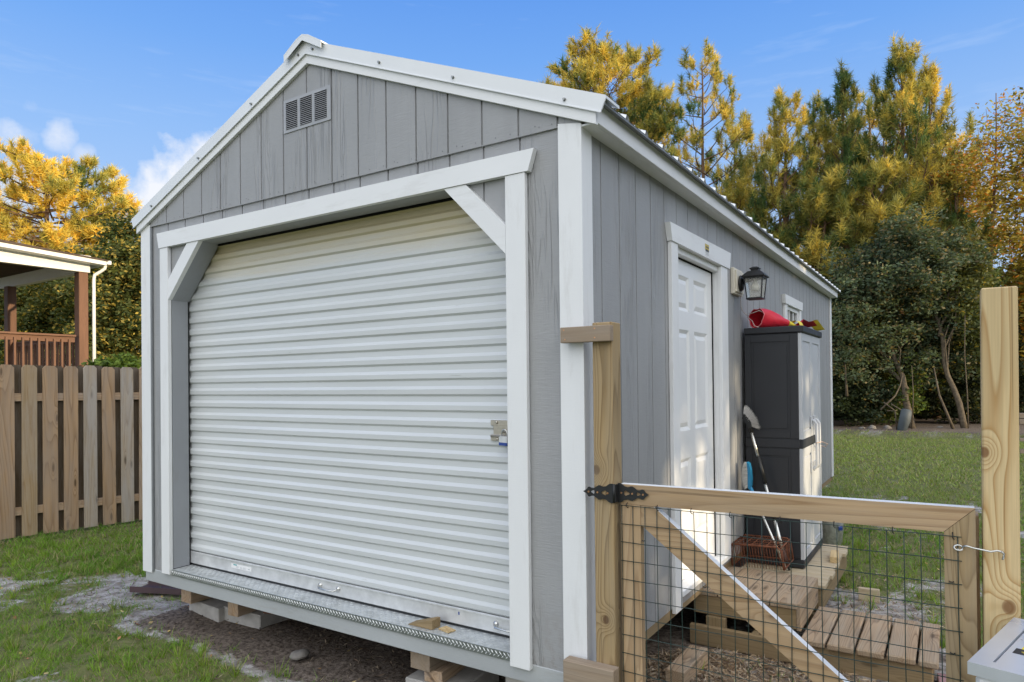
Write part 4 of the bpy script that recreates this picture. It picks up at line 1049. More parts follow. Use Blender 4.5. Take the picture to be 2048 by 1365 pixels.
mb = MB(); mb.box((GX0 + .088, Y0, .24), (GX1 - .087, Y1, .325), 0); mb.build('bottom_rail', 'gatepine', gt)
mb = MB(); mb.prism([(.259, 1.131), (.259, 1.052), (1.212, .3255), (GX1 - .0875, .3255), (GX1 - .0875, .345), (.312, 1.131)], 'xz', Y0 + .001, Y1 - .001, 0); mb.build('brace', 'gatepine', gt)
mb = MB(); zt_ = 1.127
for k in range(24):
    x = .176 + k * .0508 + rnd.uniform(-.0015, .0015); pts = []
    for i in range(8): pts.append((x + .0022 * noise.noise(Vector((k * 3.1, i * .9, 0))), -.0045, zt_ - i * .125))
    mb.tube(pts, .0016, 5)
for k in range(12):
    z = zt_ - k * .0762; pts = []
    for i in range(13): pts.append((.172 + i * .0985, -.0065, z + .0035 * noise.noise(Vector((k * 2.3, i * .7, 5)))))
    mb.tube(pts, .0016, 5)
mb.build('wire_mesh', 'wire', gt)
for x in (.20, .33, .47, .62, .80, .98, 1.16, 1.33):
    mb = MB(); mb.tube([(x, .001, zt_ + .012), (x, -.009, zt_ + .006), (x, -.009, zt_ - .004), (x + .004, .0, zt_ - .01)], .0018, 5); mb.build('staple', 'black', gt)
for (x, z) in ((.27, .99), (.52, .84), (.68, .72), (.84, .60), (1.325, .98), (1.325, .75)):
    mb = MB(); mb.tube([(x - .006, .0, z), (x - .004, -.009, z), (x + .004, -.009, z), (x + .006, 0, z)], .0018, 5); mb.build('staple', 'black', gt)
mb = MB(); mb.prism([(GX0, 1.2132), (GX1 - .002, 1.2222), (GX1 - .002, 1.2232), (GX0, 1.2142)], 'xz', Y0 + .001, Y1 - .001, 0); mb.build('white_top_edge', 'trim', gt)  # thin white strip along the top face of the rail
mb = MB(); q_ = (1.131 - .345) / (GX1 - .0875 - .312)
mb.prism([(.312, 1.1315), (GX1 - .0885, .3455), (GX1 - .0885, .3475), (.3145, 1.1315)], 'xz', Y0 + .003, Y1 - .003, 0); mb.build('white_top_edge', 'trim', gt)  # same white strip along the top of the brace
# ornate strap hinge
def leaf(sgn):
    prof = [(0, .040), (.010, .040), (.018, .037), (.030, .028), (.045, .025), (.055, .029), (.064, .030), (.074, .024), (.086, .016), (.098, .0165), (.106, .021), (.113, .0195), (.120, .010), (.127, .005), (.136, .0)]
    up = [(HX + sgn * (.004 + a), HZ - sgn * a * .0 + b) for a, b in prof]; dn = [(HX + sgn * (.004 + a), HZ - b) for a, b in reversed(prof[:-1])]
    def blob(c, w, h, k=10): return [(HX + sgn * (c + w * math.cos(2 * PI * i / k) * (1 if math.cos(2 * PI * i / k) > 0 else .8)), HZ + h * math.sin(2 * PI * i / k) * (.6 if math.cos(2 * PI * i / k) > .2 else 1)) for i in range(k)]
    return up + dn, [blob(.042, .015, .012), blob(.094, .010, .0085)]
HX, HZ = .158, 1.178
mb = MB()
for sgn, yy in ((-1, -.040), (1, -.006)):
    out, hs = leaf(sgn); mb.prism(out, 'xz', yy - .003, yy, 0, hs)
mb.tube([(HX, -.040, HZ - .038), (HX, -.040, HZ + .038)], .0055, 10)
mb.box((HX + .001, -.041, HZ - .036), (HX + .008, -.004, HZ + .036), 2, 0)
hg = mb.build('strap_hinge', 'black', gt)
mb = MB()
for (x, y) in ((HX - .026, -.0432), (HX - .073, -.0432), (HX - .114, -.0432), (HX + .02, -.0092), (HX + .068, -.0092), (HX + .115, -.0092)):
    mb.tube([(x, y, HZ), (x, y - .002, HZ)], .0042, 8)
mb.build('screw', 'copper', hg)
# hook and eye
mb = MB(); pts = [(1.345 + .012 * math.cos(a), -.012 + .003 * math.sin(a), 1.094 + .008 * math.sin(a)) for a in [2 * PI * k / 10 for k in range(11)]]; mb.tube(pts, .0028, 6)
mb.tube([(1.342, .0, 1.088), (1.345, -.012, 1.088)], .0028, 6)
mb.tube([(1.355, -.016, 1.100), (1.368, -.018, 1.103), (1.385, -.020, 1.099), (1.43, -.022, 1.094), (1.446, -.022, 1.099), (1.456, -.024, 1.098), (1.463, -.024, 1.092), (1.462, -.024, 1.083), (1.459, -.024, 1.073)], .0032, 6)
mb.tube([(1.462, .0, 1.094), (1.462, -.024, 1.094), (1.456, -.028, 1.098)], .0028, 6)
mb.build('hook_latch', 'steel', gt)
# tall post
tp_ = thing('tall_post', (1.45, .04, 0), 'tall fresh yellow pine post at the latch side of the gate', 'post')
m4 = Matrix.Translation((1.45, .04, 0)) @ Matrix.Rotation(R(.35), 4, 'Y') @ Matrix.Translation((-1.45, -.04, 0))
mb = MB(); mb.box((1.404, .0, 0), (1.499, .092, 1.922), 2, .004, m4); mb.build('post', 'tallpost', tp_)
mb = MB(); mb.box((1.375, .055, .15), (1.4025, .14, 1.19), 2, .002); mb.build('stop_board', 'gatepine', tp_)
# rails of the next fence panel on the right
rf = thing('rail_fence', (2.7, 5, 0), 'tan wooden rails of a fence just right of the tall post', 'fence')
for (a, b) in ((1.275, 1.32), (1.222, 1.268), (1.065, 1.092), (.955, .995)):
    mb = MB(); mb.box((1.86, 4.99, a), (4.4, 5.03, b), 0); mb.build('rail', 'oldboard', rf)
for x in (2.35, 4.35):
    mb = MB(); mb.box((x, 5.031, 0), (x + .09, 5.12, 1.5), 2); mb.build('post', 'oldboard', rf)
# ------------------------------------------------------------------ stainless chest, bottom right
gl = thing('outdoor_cooler_chest', (1.5, -.3, 0), 'white outdoor chest with brushed steel lid at the bottom right corner', 'chest')
m4 = Matrix.Translation((1.357, -.487, 0)) @ Matrix.Rotation(R(-15.5), 4, 'Z')
mb = MB(); W_, D_ = .62, .48; e = .045
mb.prism([(0, 0), (W_, 0), (W_, D_), (0, D_)], 'xy', .868, .9, 0, [[(e, e), (W_ - e, e), (W_ - e, D_ - e), (e, D_ - e)]]); mb.v = [tuple(m4 @ Vector(v)) for v in mb.v]
mb.build('lid_rim', 'stainless', gl)
mb = MB(); mb.box((e + .0045, e + .002, .87), (W_ - e - .003, D_ - e - .003, .8985), 0, .001, m4); ld = mb.build('lid_panel', 'stainless', gl)
mb = MB(); mb.box((e - .002, e - .002, .86), (W_ - e + .002, D_ - e + .002, .868), 0, 0, m4); mb.build('lid_gap', 'dark', gl)
mb = MB(); mb.box((.064, .155, .8987), (.26, .20, .8992), 0, 0, m4); wl = mb.build('warning_sticker', plain('sticker_black', (.02, .017, .015), .5), ld)
mb = MB(); mb.box((.075, .2005, .8987), (.26, .24, .8992), 0, 0, m4); mb.box((.08, .175, .8993), (.13, .1785, .8996), 0, 0, m4); mb.box((.085, .168, .8993), (.12, .170, .8996), 0, 0, m4)
mb.build('sticker_print', 'yellow', wl)
mb = MB(); mb.box((.012, .012, .12), (W_ - .012, D_ - .012, .8675), 2, .012, m4); mb.build('body', 'whitebody', gl)
mb = MB()
for (x, y) in ((.05, .05), (W_ - .05, .05), (.05, D_ - .05), (W_ - .05, D_ - .05)): mb.box((x - .02, y - .02, 0), (x + .02, y + .02, .12), 2, .002, m4)
mb.build('feet', 'black', gl)
# ------------------------------------------------------------------ left fence
fe = thing('board_fence', (-7., 1.5, 0), 'weathered brown board on board privacy fence along the left side', 'fence')
def fx(y): return -7.045 + .125 * (y - .43)
y = -2.6; k = 0
th = math.atan(.125)
while y < 6.5:
    cx_ = fx(y); top = 1.905 - .012 * (y - .4) + rnd.uniform(-.018, .014); bot = .065 - .012 * (y - .4)
    for front in (1, 0):
        yy = y + (0 if front else .097); w = .0685 + rnd.uniform(-.002, .002); d = .0 if front else -.058
        m4 = Matrix.Translation((fx(yy) + d, yy, 0)) @ Matrix.Rotation(-th, 4, 'Z') @ Matrix.Rotation(R(rnd.uniform(-.35, .35)), 4, 'X')
        mb = MB(); c_ = .034
        mb.prism([(-w, bot), (w, bot), (w, top - c_), (w - c_ * .8, top - .004), (-w + c_ * .8, top), (-w, top - c_)], 'yz', -.009 + rnd.uniform(-.003, .003), .009, 2)
        mb.v = [tuple(m4 @ Vector(v)) for v in mb.v]
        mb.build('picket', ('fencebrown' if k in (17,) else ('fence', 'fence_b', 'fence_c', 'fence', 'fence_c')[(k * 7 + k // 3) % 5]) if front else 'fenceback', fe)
    y += .1935; k += 1
for z in (.33, 1.545):
    mb = MB(); mb.bar((fx(-2.7) - .028, -2.7, z + .03), (fx(6.6) - .028, 6.6, z - .05), .035, .085); mb.build('rail', 'fence', fe)
# ------------------------------------------------------------------ neighbour's porch
nh = thing('porch_house', (-16, 4, 0), 'neighbour raised porch with white ceiling, brown posts and railing behind the fence', 'porch')
PX, PY = -14.75, 4.9
mb = MB(); mb.box((PX - .02, -3, 4.19), (PX + .12, PY - .02, 4.52), 1); mb.box((PX - 4.2, PY - .14, 4.19), (PX - .021, PY, 4.52), 0); mb.build('beam', 'vinyl', nh)
mb = MB(); mb.box((PX - 6, -3, 4.53), (PX + .12, PY, 4.56)); 
for k in range(40): mb.box((PX - 6, -3 + k * .2, 4.524), (PX - .03, -3 + k * .2 + .19, 4.5295), 0, .001)
mb.build('ceiling', 'vinyl', nh)
zf = lambda y: 4.357 + (5.09 - y) * .045
mb = MB(); mb.prism([(-3, zf(-3)), (5.09, zf(5.09)), (5.09, zf(5.09) + .085), (-3, zf(-3) + .085)], 'yz', PX + .37, PX + .40, 1)
mb.prism([(-3, zf(-3)), (5.08, zf(5.08)), (5.08, zf(5.08) + .012), (-3, zf(-3) + .012)], 'yz', PX + .121, PX + .369, 1)
mb.box((PX - 5, 5.05, 4.36), (PX + .36, 5.09, 4.44), 0); mb.build('fascia', 'vinyl', nh)
mb = MB(); mb.prism([(-3, zf(-3) + .087), (5.12, zf(5.12) + .087), (5.12, zf(5.12) + .115), (-3, zf(-3) + .19)], 'yz', PX - 6, PX + .43, 1); mb.build('roof', 'shingle', nh)
mb = MB(); mb.box((PX - 5, 5.095, 4.375), (PX + .42, 5.19, 4.46), 0, .01); gu = mb.build('gutter', 'vinyl', nh)
mb = MB(); mb.tube([(PX + .30, 5.12, 4.38), (PX + .28, 5.11, 4.30), (PX + .22, 5.04, 4.22), (PX + .16, 4.955, 4.15), (PX + .15, 4.94, 4.05), (PX + .15, 4.94, .2)], .036, 8); mb.build('downspout', 'vinyl', gu)
for (px_, py_) in ((PX - .02, PY - .14), (PX - 3.6, PY - .14), (PX - .02, PY - 4.2)):
    mb = MB(); mb.box((px_ - .1, py_ - .095, .0), (px_ + .11, py_ + .095, 4.188), 2, .006); mb.build('post', 'cedar', nh)
rl = thing('porch_railing', (PX, 2, 1.9), 'brown stained baluster railing around the neighbour porch', 'railing')
mb = MB(); mb.box((PX - .06, -3, 2.76), (PX + .10, PY - .30, 2.80), 1); mb.box((PX - .0, -3, 2.64), (PX + .04, PY - .30, 2.759), 1); mb.box((PX - .0, -3, 1.98), (PX + .04, PY - .3, 2.07), 1)
mb.box((PX - 3.5, PY - .14, 2.76), (PX - .14, PY, 2.80), 0); mb.box((PX - 3.5, PY - .10, 1.98), (PX - .14, PY - .06, 2.07), 0); mb.box((PX - 3.5, PY - .10, 2.64), (PX - .14, PY - .06, 2.759), 0); mb.build('rail', 'cedar', rl)
y = PY - .42
while y > .8:
    mb = MB(); mb.box((PX + .041, y - .019, 1.95), (PX + .08, y + .019, 2.70), 2); mb.build('baluster', 'cedar', rl); y -= .145
x = PX - .3
while x > PX - 3.4:
    mb = MB(); mb.box((x - .019, PY - .139, 1.95), (x + .019, PY - .101, 2.70), 2); mb.build('baluster', 'cedar', rl); x -= .145
mb = MB(); mb.box((PX - 5, -3, 1.82), (PX + .1, PY, 1.93)); mb.build('deck_floor', 'cedar', nh)
def cottage(c, w, d, h, rh, rot, label, wallm):
    t = thing('distant_house', c, label, 'house'); m4 = Matrix.Translation(c) @ Matrix.Rotation(rot, 4, 'Z')
    mb = MB(); mb.prism([(-w, 0), (w, 0), (w, h), (0, h + rh), (-w, h)], 'xz', -d, d, 0); mb.v = [tuple(m4 @ Vector(v)) for v in mb.v]; mb.build('wall', wallm, t)
    mb = MB()
    for s in (1, -1): mb.prism([(0, h + rh + .02), (s * (w + .4), h - rh * .4 / w + .02), (s * (w + .4), h - rh * .4 / w + .22), (0, h + rh + .22)], 'xz', -d - .3, d + .3, 0)
    mb.v = [tuple(m4 @ Vector(v)) for v in mb.v]; mb.build('roof', 'vinyl', t)
    mb = MB(); mb.box((-.5, -d - .03, 1.2), (.5, -d - .001, 2.4), None, 0, m4); mb.build('window', 'pane', t)
cottage((-33, 14.6, 0), 2.3, 3, 3.6, .9, R(62), 'small pale blue gabled house far behind the porch railing', 'bluehouse')
cottage((-33.5, 25.2, 0), 2.0, 3, 2.0, .7, R(62), 'low pale roofed building glimpsed right of the porch downspout', 'bluehouse')
# ------------------------------------------------------------------ trees
PINE_G = (.085, .155, .055); PINE_SUNLIT = (.60, .50, .07)
def crooked(p0, p1, n, amp, k):
    p0 = Vector(p0); p1 = Vector(p1); o = []
    for i in range(n + 1):
        t = i / n; q = p0.lerp(p1, t); a = amp * math.sin(PI * min(1, t * 1.2)) if False else amp * t * (1.3 - t)
        o.append(q + Vector((noise.noise(Vector((k, t * 3, 0))), noise.noise(Vector((k + 9, t * 3, 0))), 0)) * a * 2)
    return o
def interp(path, t):
    f = t * (len(path) - 1); i = min(int(f), len(path) - 2); return path[i].lerp(path[i + 1], f - i)
def pine(x, y, H, R_, cb, label, seed,  nb=46, tuft=34, tsize=.30, gold=.4, prof='cone', lean=(0, 0), tr=.17, up=.45, dens=1., dark=1., group='tall pines behind the shed', bark='barkred', flat=False, wid=.013, sunlit_col=(.78, .62, .14)):
    global nr
    nr = np.random.default_rng(seed); rr = random.Random(seed)
    H -= 1.25 if x > -14 else .7
    t = thing('pine_tree', (x, y, 0), label, 'tree', group)
    mb = MB(); path = crooked((x, y, -.1), (x + lean[0], y + lean[1], H), 14, .35, seed * 1.7)
    mb.tube(path, [tr * (1 - .9 * i / 14) + .012 for i in range(15)], 8)
    tips = []
    for b in range(nb):
        h = cb + (1 - cb) * (b + rr.random()) / nb; q = (h - cb) / (1 - cb)
        if prof == 'cone': rad = R_ * 1.25 * (1 - q) ** .62 + .3
        elif prof == 'round': rad = R_ * math.sqrt(max(.02, 1 - (abs(q - .45) / .58) ** 2.2))
        else: rad = R_ * (.45 + .55 * math.sin(PI * (q * .9 + .05))) * (1 - .45 * q)
        rad *= rr.uniform(.6, 1.1)
        az = b * 2.399 + rr.uniform(-.5, .5); el = (up * (.3 + .4 * q) if prof == 'round' else min(1.25, up * (.25 + 1.0 * q))) + rr.uniform(-.2, .25)
        if flat: el *= .4
        o = interp(path, h); d = Vector((math.cos(az) * math.cos(el), math.sin(az) * math.cos(el), math.sin(el)))
        side = Vector((-math.sin(az), math.cos(az), 0))
        bp_ = []; r0 = tr * .32 * (1.15 - h) + .012
        for i in range(6):
            s_ = i / 5; bp_.append(o + d * rad * s_ + Vector((0, 0, 1)) * rad * .18 * s_ * s_ + side * rad * .14 * math.sin(s_ * 3 + b) )
        mb.tube(bp_, [r0 * (1 - .75 * i / 5) for i in range(6)], 5, False)
        ns = max(3, int(rad * 5.5 * dens))
        for k in range(ns):
            s_ = rr.uniform(.28, 1.) ** .7; p = interp(bp_, s_); sgn = rr.choice((-1, 1)); l = rad * .34 * (1.15 - s_) + .18
            e = p + (side * sgn * rr.uniform(.3, 1.) + d * rr.uniform(.2, .9) + Vector((0, 0, rr.uniform(-.05, .75)))) * l
            if rr.random() < .5: mb.tube([p, p.lerp(e, .5) + Vector((0, 0, -.03)), e], [.012, .009, .006], 4, False)
            tips.append((e, (e - p).normalized(), q)); 
            if rr.random() < .65: tips.append((p.lerp(e, .5) + Vector((rr.uniform(-.12, .12), rr.uniform(-.12, .12), rr.uniform(-.05, .1))), (e - p).normalized(), q))
        tips.append((bp_[-1], d, q))
    tips.append((path[-1], Vector((0, 0, 1)), 1.)); tips.append((path[-1] + Vector((0, 0, -.2)), Vector((0, 0, 1)), 1.))
    mb.build('trunk', bark, t)
    if prof != 'round':
        ext = []
        for (e, d_, q) in tips:                                # upright shoots ('candles')
            if rr.random() < .30: ext += [(e + Vector((0, 0, .22)), Vector((0, 0, 1)), q)] + ([(e + Vector((0, 0, .42)), Vector((0, 0, 1)), q)] if rr.random() < .4 else [])
        tips += ext
    n = len(tips); c = np.array([tuple(a[0]) for a in tips]); dd = np.array([tuple(a[1]) for a in tips])
    cc = np.repeat(c, tuft, 0); ax = np.repeat(dd, tuft, 0) * .35 + np.array((0, 0, .55)); m = len(cc)
    D = unit(unit(ax) * nr.uniform(.15, 1.0, (m, 1)) + rdir(m) * .75); sz = np.repeat(nr.uniform(.7, 1.25, (n, 1)), tuft, 0) * tsize
    P = cc + unit(ax) * nr.uniform(-.55, .35, (m, 1)) * sz; D = D * sz * nr.uniform(.6, 1.1, (m, 1))
    S = np.cross(D, rdir(m)); S = unit(S) * wid * nr.uniform(.7, 1.3, (m, 1))
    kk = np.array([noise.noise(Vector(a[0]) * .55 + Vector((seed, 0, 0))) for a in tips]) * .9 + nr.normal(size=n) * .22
    k = np.clip(gold - .06 + (np.array([a[2] for a in tips]) - .35) * .35 + kk, 0, 1)[:, None]; k = np.repeat(k, tuft, 0)  # gold share grows up the crown: low sunlight put into needle colour
    C = (np.array(PINE_G) * (1 - k) + np.array(sunlit_col) * k) * nr.uniform(.65, 1.35, (m, 1)) * dark
    V, F, Cc = spikes(P, D, S, C, 1.15)
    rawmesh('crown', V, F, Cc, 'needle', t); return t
def broad(x, y, H, blobs, label, seed, cols, leafsz=.07, nclump=260, per=70, crr=.42, trunk=None, bark='barkgray', group=None, name='broadleaf_tree', cat='tree', shell=.5, droop=0., holes=True):
    """blobs: list of (cx,cy,cz,rx,ry,rz) relative ellipsoids in world coordinates"""
    global nr
    nr = np.random.default_rng(seed); rr = random.Random(seed)
    t = thing(name, (x, y, 0), label, cat, group); mb = MB(); cl = []
    vol = [b[3] * b[4] * b[5] for b in blobs]; tot = sum(vol)
    for b, v in zip(blobs, vol):
        for _ in range(max(6, int(nclump * v / tot))):
            d = Vector(rdir(1)[0]); r = (shell + (1 - shell) * rr.random()) if rr.random() < .75 else rr.random()
            r *= 1 + .75 * noise.noise(d * 2.3 + Vector((seed, 0, 0)))
            cl.append(Vector((b[0] + d.x * b[3] * r, b[1] + d.y * b[4] * r, b[2] + d.z * b[5] * r)))
    cl = [c for c in cl if c.z > .1]
    if trunk:
        for (p0, p1, r0, r1, kk) in trunk:
            pt = crooked(p0, p1, 9, .22, seed + kk); mb.tube(pt, [r0 + (r1 - r0) * i / 9 for i in range(10)], 8)
            near = sorted(cl, key=lambda c: (c - pt[-1]).length)[:14]
            for c in near[::2]:
                q = interp(pt, rr.uniform(.45, .98)); mid = q.lerp(c, .5) + Vector((rr.uniform(-.2, .2), rr.uniform(-.2, .2), rr.uniform(-.05, .2)))
                mb.tube([q, mid, c], [max(.012, r1 * .7), max(.008, r1 * .45), .006], 5, False)
        mb.build('trunk', bark, t)
    n = len(cl); c = np.array([tuple(a) for a in cl]); m = n * per
    cc = np.repeat(c, per, 0); off = rdir(m) * (nr.random((m, 1)) ** .45) * crr * np.array((1, 1, .62)); P = cc + off
    P[:, 2] -= droop * (off[:, 0] ** 2 + off[:, 1] ** 2)
    U = rdir(m); U[:, 2] = U[:, 2] * .5 - .15; U = unit(U); Vd = unit(np.cross(U, rdir(m)))
    s = leafsz * nr.uniform(.6, 1.35, (m, 1)); U = U * s; Vd = Vd * s * .48
    kk = np.array([noise.noise(a * .5 + Vector((seed, 5, 0))) for a in cl]) * .9 + .5 + nr.normal(size=n) * .2
    k = np.repeat(np.clip(kk, 0, 1)[:, None], per, 0); a_, b_ = np.array(cols[0]), np.array(cols[1])
    C = (a_ * (1 - k) + b_ * k) * nr.uniform(.6, 1.4, (m, 1))
    if len(cols) > 2:
        pick = nr.random(m) < cols[3]; C[pick] = np.array(cols[2]) * nr.uniform(.6, 1.4, (pick.sum(), 1))
    C = np.clip(C, 0, 1)
    V, F, Cc = diamonds(P, U, Vd, C); rawmesh('crown', V, F, Cc, 'leaf', t); return t
# camera model used to place things at measured bearings
CF, CCX, CCY, YAW, PIT, ROL = 1349.7872, 1034.0493, 756.7621, .5692, .0083, -.0108
CAM = Vector((1.3267, -2.597, 1.6346))
def bear(px, depth):
    """ground x,y of the photo column px at view depth"""
    u = (px - CCX) / CF; r = Vector((math.cos(YAW), math.sin(YAW))); f = Vector((-math.sin(YAW), math.cos(YAW)))
    return (CAM.x + (r.x * u + f.x) * depth, CAM.y + (r.y * u + f.y) * depth)
def zat(py, depth): return CAM.z + (CCY + CF * PIT - py) * depth / CF
def T(px, d): x, y = bear(px, d); return x, y
# --- left side
x, y = T(95, 27); pine(x, y, zat(282, 27), 3.1, .58, 'large golden lit pine with cloudlike clumps above the porch roof', 11, 64, 50, .34, .8, 'round', (-.6, .3), .26, .35, .8, 1.15, 'golden pines on the left', flat=True, wid=.016, sunlit_col=(.74, .57, .11))
x, y = T(235, 29); pine(x, y, zat(405, 29), 2.6, .50, 'smaller golden pine at the right of the large one by the shed eave', 12, 50, 50, .34, .75, 'round', (.2, .3), .2, .35, .8, 1.1, 'golden pines on the left', flat=True, wid=.016, sunlit_col=(.74, .57, .11))
x, y = T(-40, 28); pine(x, y, zat(420, 28), 2.6, .40, 'golden pine cut by the left picture edge', 13, 50, 44, .36, .85, 'round', (0, 0), .2, .35, 1., 1., 'golden pines on the left', flat=True, wid=.016, sunlit_col=(.74, .57, .11))
GRN = [(.045, .07, .022), (.12, .14, .04), (.42, .32, .07), .2]
def blobsat(lst, d):
    out = []
    for (px, py, rw, rh, dd) in lst:
        x, y = bear(px, d + dd); out.append((x, y, zat(py, d + dd), rw * (d + dd) / CF, rw * (d + dd) / CF * .9, rh * (d + dd) / CF))
    return out
x, y = T(215, 22); broad(x, y, 6, blobsat([(225, 560, 75, 105, 0), (275, 600, 60, 130, 0), (170, 590, 60, 90, 1), (255, 480, 50, 60, .5), (215, 690, 90, 60, 0)], 22), 'dense dark green evergreen tree between the porch and the shed', 21, GRN, .07, 360, 120, .5, [((x, y, 0), (x, y, 4.5), .2, .08, 1)], group='dark evergreens behind the porch')
x, y = T(90, 24); broad(x, y, 6, blobsat([(100, 600, 75, 80, 0), (30, 610, 60, 80, 1), (60, 690, 90, 50, 0), (-30, 640, 60, 90, 0), (140, 660, 50, 80, 0)], 24), 'dark evergreen tree seen under the porch ceiling', 22, GRN, .07, 330, 110, .5, [((x, y, 0), (x, y, 4), .2, .08, 1)], group='dark evergreens behind the porch')
x, y = T(190, 14); broad(x, y, 2, blobsat([(200, 735, 38, 22, 0), (265, 728, 38, 26, 0), (290, 735, 30, 22, 0)], 14), 'low bright green shrub tops just over the fence', 23, [(.05, .10, .02), (.11, .17, .03)], .06, 70, 60, .25, None, name='shrub', cat='shrub')
# --- right side woods
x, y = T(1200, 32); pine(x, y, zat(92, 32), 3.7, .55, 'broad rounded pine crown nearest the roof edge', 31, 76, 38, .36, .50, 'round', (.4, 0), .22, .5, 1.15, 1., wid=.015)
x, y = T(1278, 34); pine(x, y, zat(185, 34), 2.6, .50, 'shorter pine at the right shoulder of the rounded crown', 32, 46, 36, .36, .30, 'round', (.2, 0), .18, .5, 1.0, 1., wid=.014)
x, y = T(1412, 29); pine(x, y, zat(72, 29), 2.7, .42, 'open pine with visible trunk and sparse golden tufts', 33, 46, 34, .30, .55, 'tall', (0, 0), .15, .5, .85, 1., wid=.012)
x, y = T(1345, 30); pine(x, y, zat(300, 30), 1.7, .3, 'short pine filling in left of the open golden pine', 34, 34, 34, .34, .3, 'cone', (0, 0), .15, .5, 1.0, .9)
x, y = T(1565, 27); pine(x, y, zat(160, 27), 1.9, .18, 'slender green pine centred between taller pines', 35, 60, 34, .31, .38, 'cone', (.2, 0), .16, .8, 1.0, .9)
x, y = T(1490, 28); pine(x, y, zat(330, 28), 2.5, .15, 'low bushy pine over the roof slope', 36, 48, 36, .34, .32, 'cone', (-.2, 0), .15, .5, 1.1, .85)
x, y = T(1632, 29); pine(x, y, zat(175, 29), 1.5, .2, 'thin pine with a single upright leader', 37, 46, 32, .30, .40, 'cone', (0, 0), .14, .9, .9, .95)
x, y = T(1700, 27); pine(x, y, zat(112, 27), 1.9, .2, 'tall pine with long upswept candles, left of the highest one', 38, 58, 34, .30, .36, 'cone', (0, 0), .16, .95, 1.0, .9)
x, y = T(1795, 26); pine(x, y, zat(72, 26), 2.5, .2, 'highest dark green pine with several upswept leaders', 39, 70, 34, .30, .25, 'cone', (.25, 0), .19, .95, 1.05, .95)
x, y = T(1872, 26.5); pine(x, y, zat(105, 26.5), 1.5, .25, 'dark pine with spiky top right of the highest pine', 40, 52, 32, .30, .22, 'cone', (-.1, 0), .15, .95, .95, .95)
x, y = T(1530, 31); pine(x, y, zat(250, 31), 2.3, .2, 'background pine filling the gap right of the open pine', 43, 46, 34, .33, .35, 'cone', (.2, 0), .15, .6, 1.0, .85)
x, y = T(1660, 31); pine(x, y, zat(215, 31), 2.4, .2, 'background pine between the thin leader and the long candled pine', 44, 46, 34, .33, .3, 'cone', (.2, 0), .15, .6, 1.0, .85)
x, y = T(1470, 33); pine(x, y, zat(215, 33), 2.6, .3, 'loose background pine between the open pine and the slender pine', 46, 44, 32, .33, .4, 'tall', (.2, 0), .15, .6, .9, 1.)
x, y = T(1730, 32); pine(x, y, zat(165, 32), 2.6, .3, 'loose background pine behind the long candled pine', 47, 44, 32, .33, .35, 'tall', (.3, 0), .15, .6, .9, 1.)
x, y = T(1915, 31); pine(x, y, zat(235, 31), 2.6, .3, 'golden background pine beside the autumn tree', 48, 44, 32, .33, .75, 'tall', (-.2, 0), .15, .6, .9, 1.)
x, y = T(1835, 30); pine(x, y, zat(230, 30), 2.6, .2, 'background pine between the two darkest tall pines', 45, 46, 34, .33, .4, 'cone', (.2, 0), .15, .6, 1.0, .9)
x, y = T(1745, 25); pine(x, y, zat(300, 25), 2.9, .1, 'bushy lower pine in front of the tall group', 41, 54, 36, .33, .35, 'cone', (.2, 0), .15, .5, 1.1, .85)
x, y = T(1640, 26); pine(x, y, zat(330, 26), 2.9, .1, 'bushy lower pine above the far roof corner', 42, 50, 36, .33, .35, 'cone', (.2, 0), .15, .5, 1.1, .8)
AUT = [(.24, .26, .07), (.50, .38, .08), (.55, .24, .05), .18]
x, y = T(1975, 25); broad(x, y, 10, blobsat([(1985, 330, 70, 110, 0), (1940, 380, 50, 80, 0), (2040, 280, 60, 110, 0), (2010, 450, 80, 110, 0), (1920, 330, 30, 60, 0)], 25), 'autumn tree with loose orange and yellow leaves by the right edge', 51, AUT, .075, 210, 30, .5, [((x, y, 0), (x + .4, y, zat(200, 25)), .13, .015, 1), ((x - .6, y, 0), (x - .9, y, zat(300, 25)), .1, .015, 2), ((x + .9, y, 0), (x + 1.5, y, zat(190, 25)), .12, .015, 3)], 'bark', 'autumn trees')
x, y = T(2080, 23); broad(x, y, 10, blobsat([(2085, 330, 60, 130, 0), (2050, 480, 60, 130, 0), (2060, 620, 70, 120, 0)], 23), 'yellow green autumn tree partly outside the right edge', 52, [(.16, .15, .03), (.33, .26, .05), (.5, .2, .03), .12], .085, 220, 40, .5, [((x, y, 0), (x, y, 8), .13, .02, 1)], 'bark', 'autumn trees')
x, y = T(1910, 27); broad(x, y, 8, blobsat([(1905, 420, 60, 110, 0), (1880, 470, 50, 70, 0), (1830, 440, 70, 70, .5)], 27), 'sunlit yellow leaved tree behind the dark pines', 53, [(.28, .23, .04), (.5, .38, .06), (.5, .25, .04), .2], .085, 170, 40, .5, [((x, y, 0), (x, y, 8), .12, .02, 1)], 'bark', 'autumn trees')
OAK = [(.04, .065, .04), (.11, .15, .085), (.20, .17, .09), .16]
x, y = T(1822, 22); broad(x, y, 6, blobsat([(1790, 560, 110, 75, 0), (1720, 600, 75, 70, -.3), (1870, 530, 85, 60, .2), (1810, 480, 70, 45, 0), (1690, 670, 55, 60, -.4), (1860, 620, 70, 60, 0), (1760, 690, 60, 50, -.4), (1700, 740, 45, 40, -.5), (1800, 740, 70, 50, .6), (1870, 700, 60, 60, .6), (1740, 800, 50, 50, .5)], 22), 'glossy dark live oak with gray leaning trunk at the lawn edge', 61, OAK, .065, 640, 80, .42, [((x + .05, y - .6, 0), (x - .55, y - .3, 3.1), .12, .05, 1), ((x - .1, y - .5, 1.3), (x - 1.0, y - .3, 2.7), .08, .04, 2)], 'barkgray', 'broadleaf trees at the lawn edge')
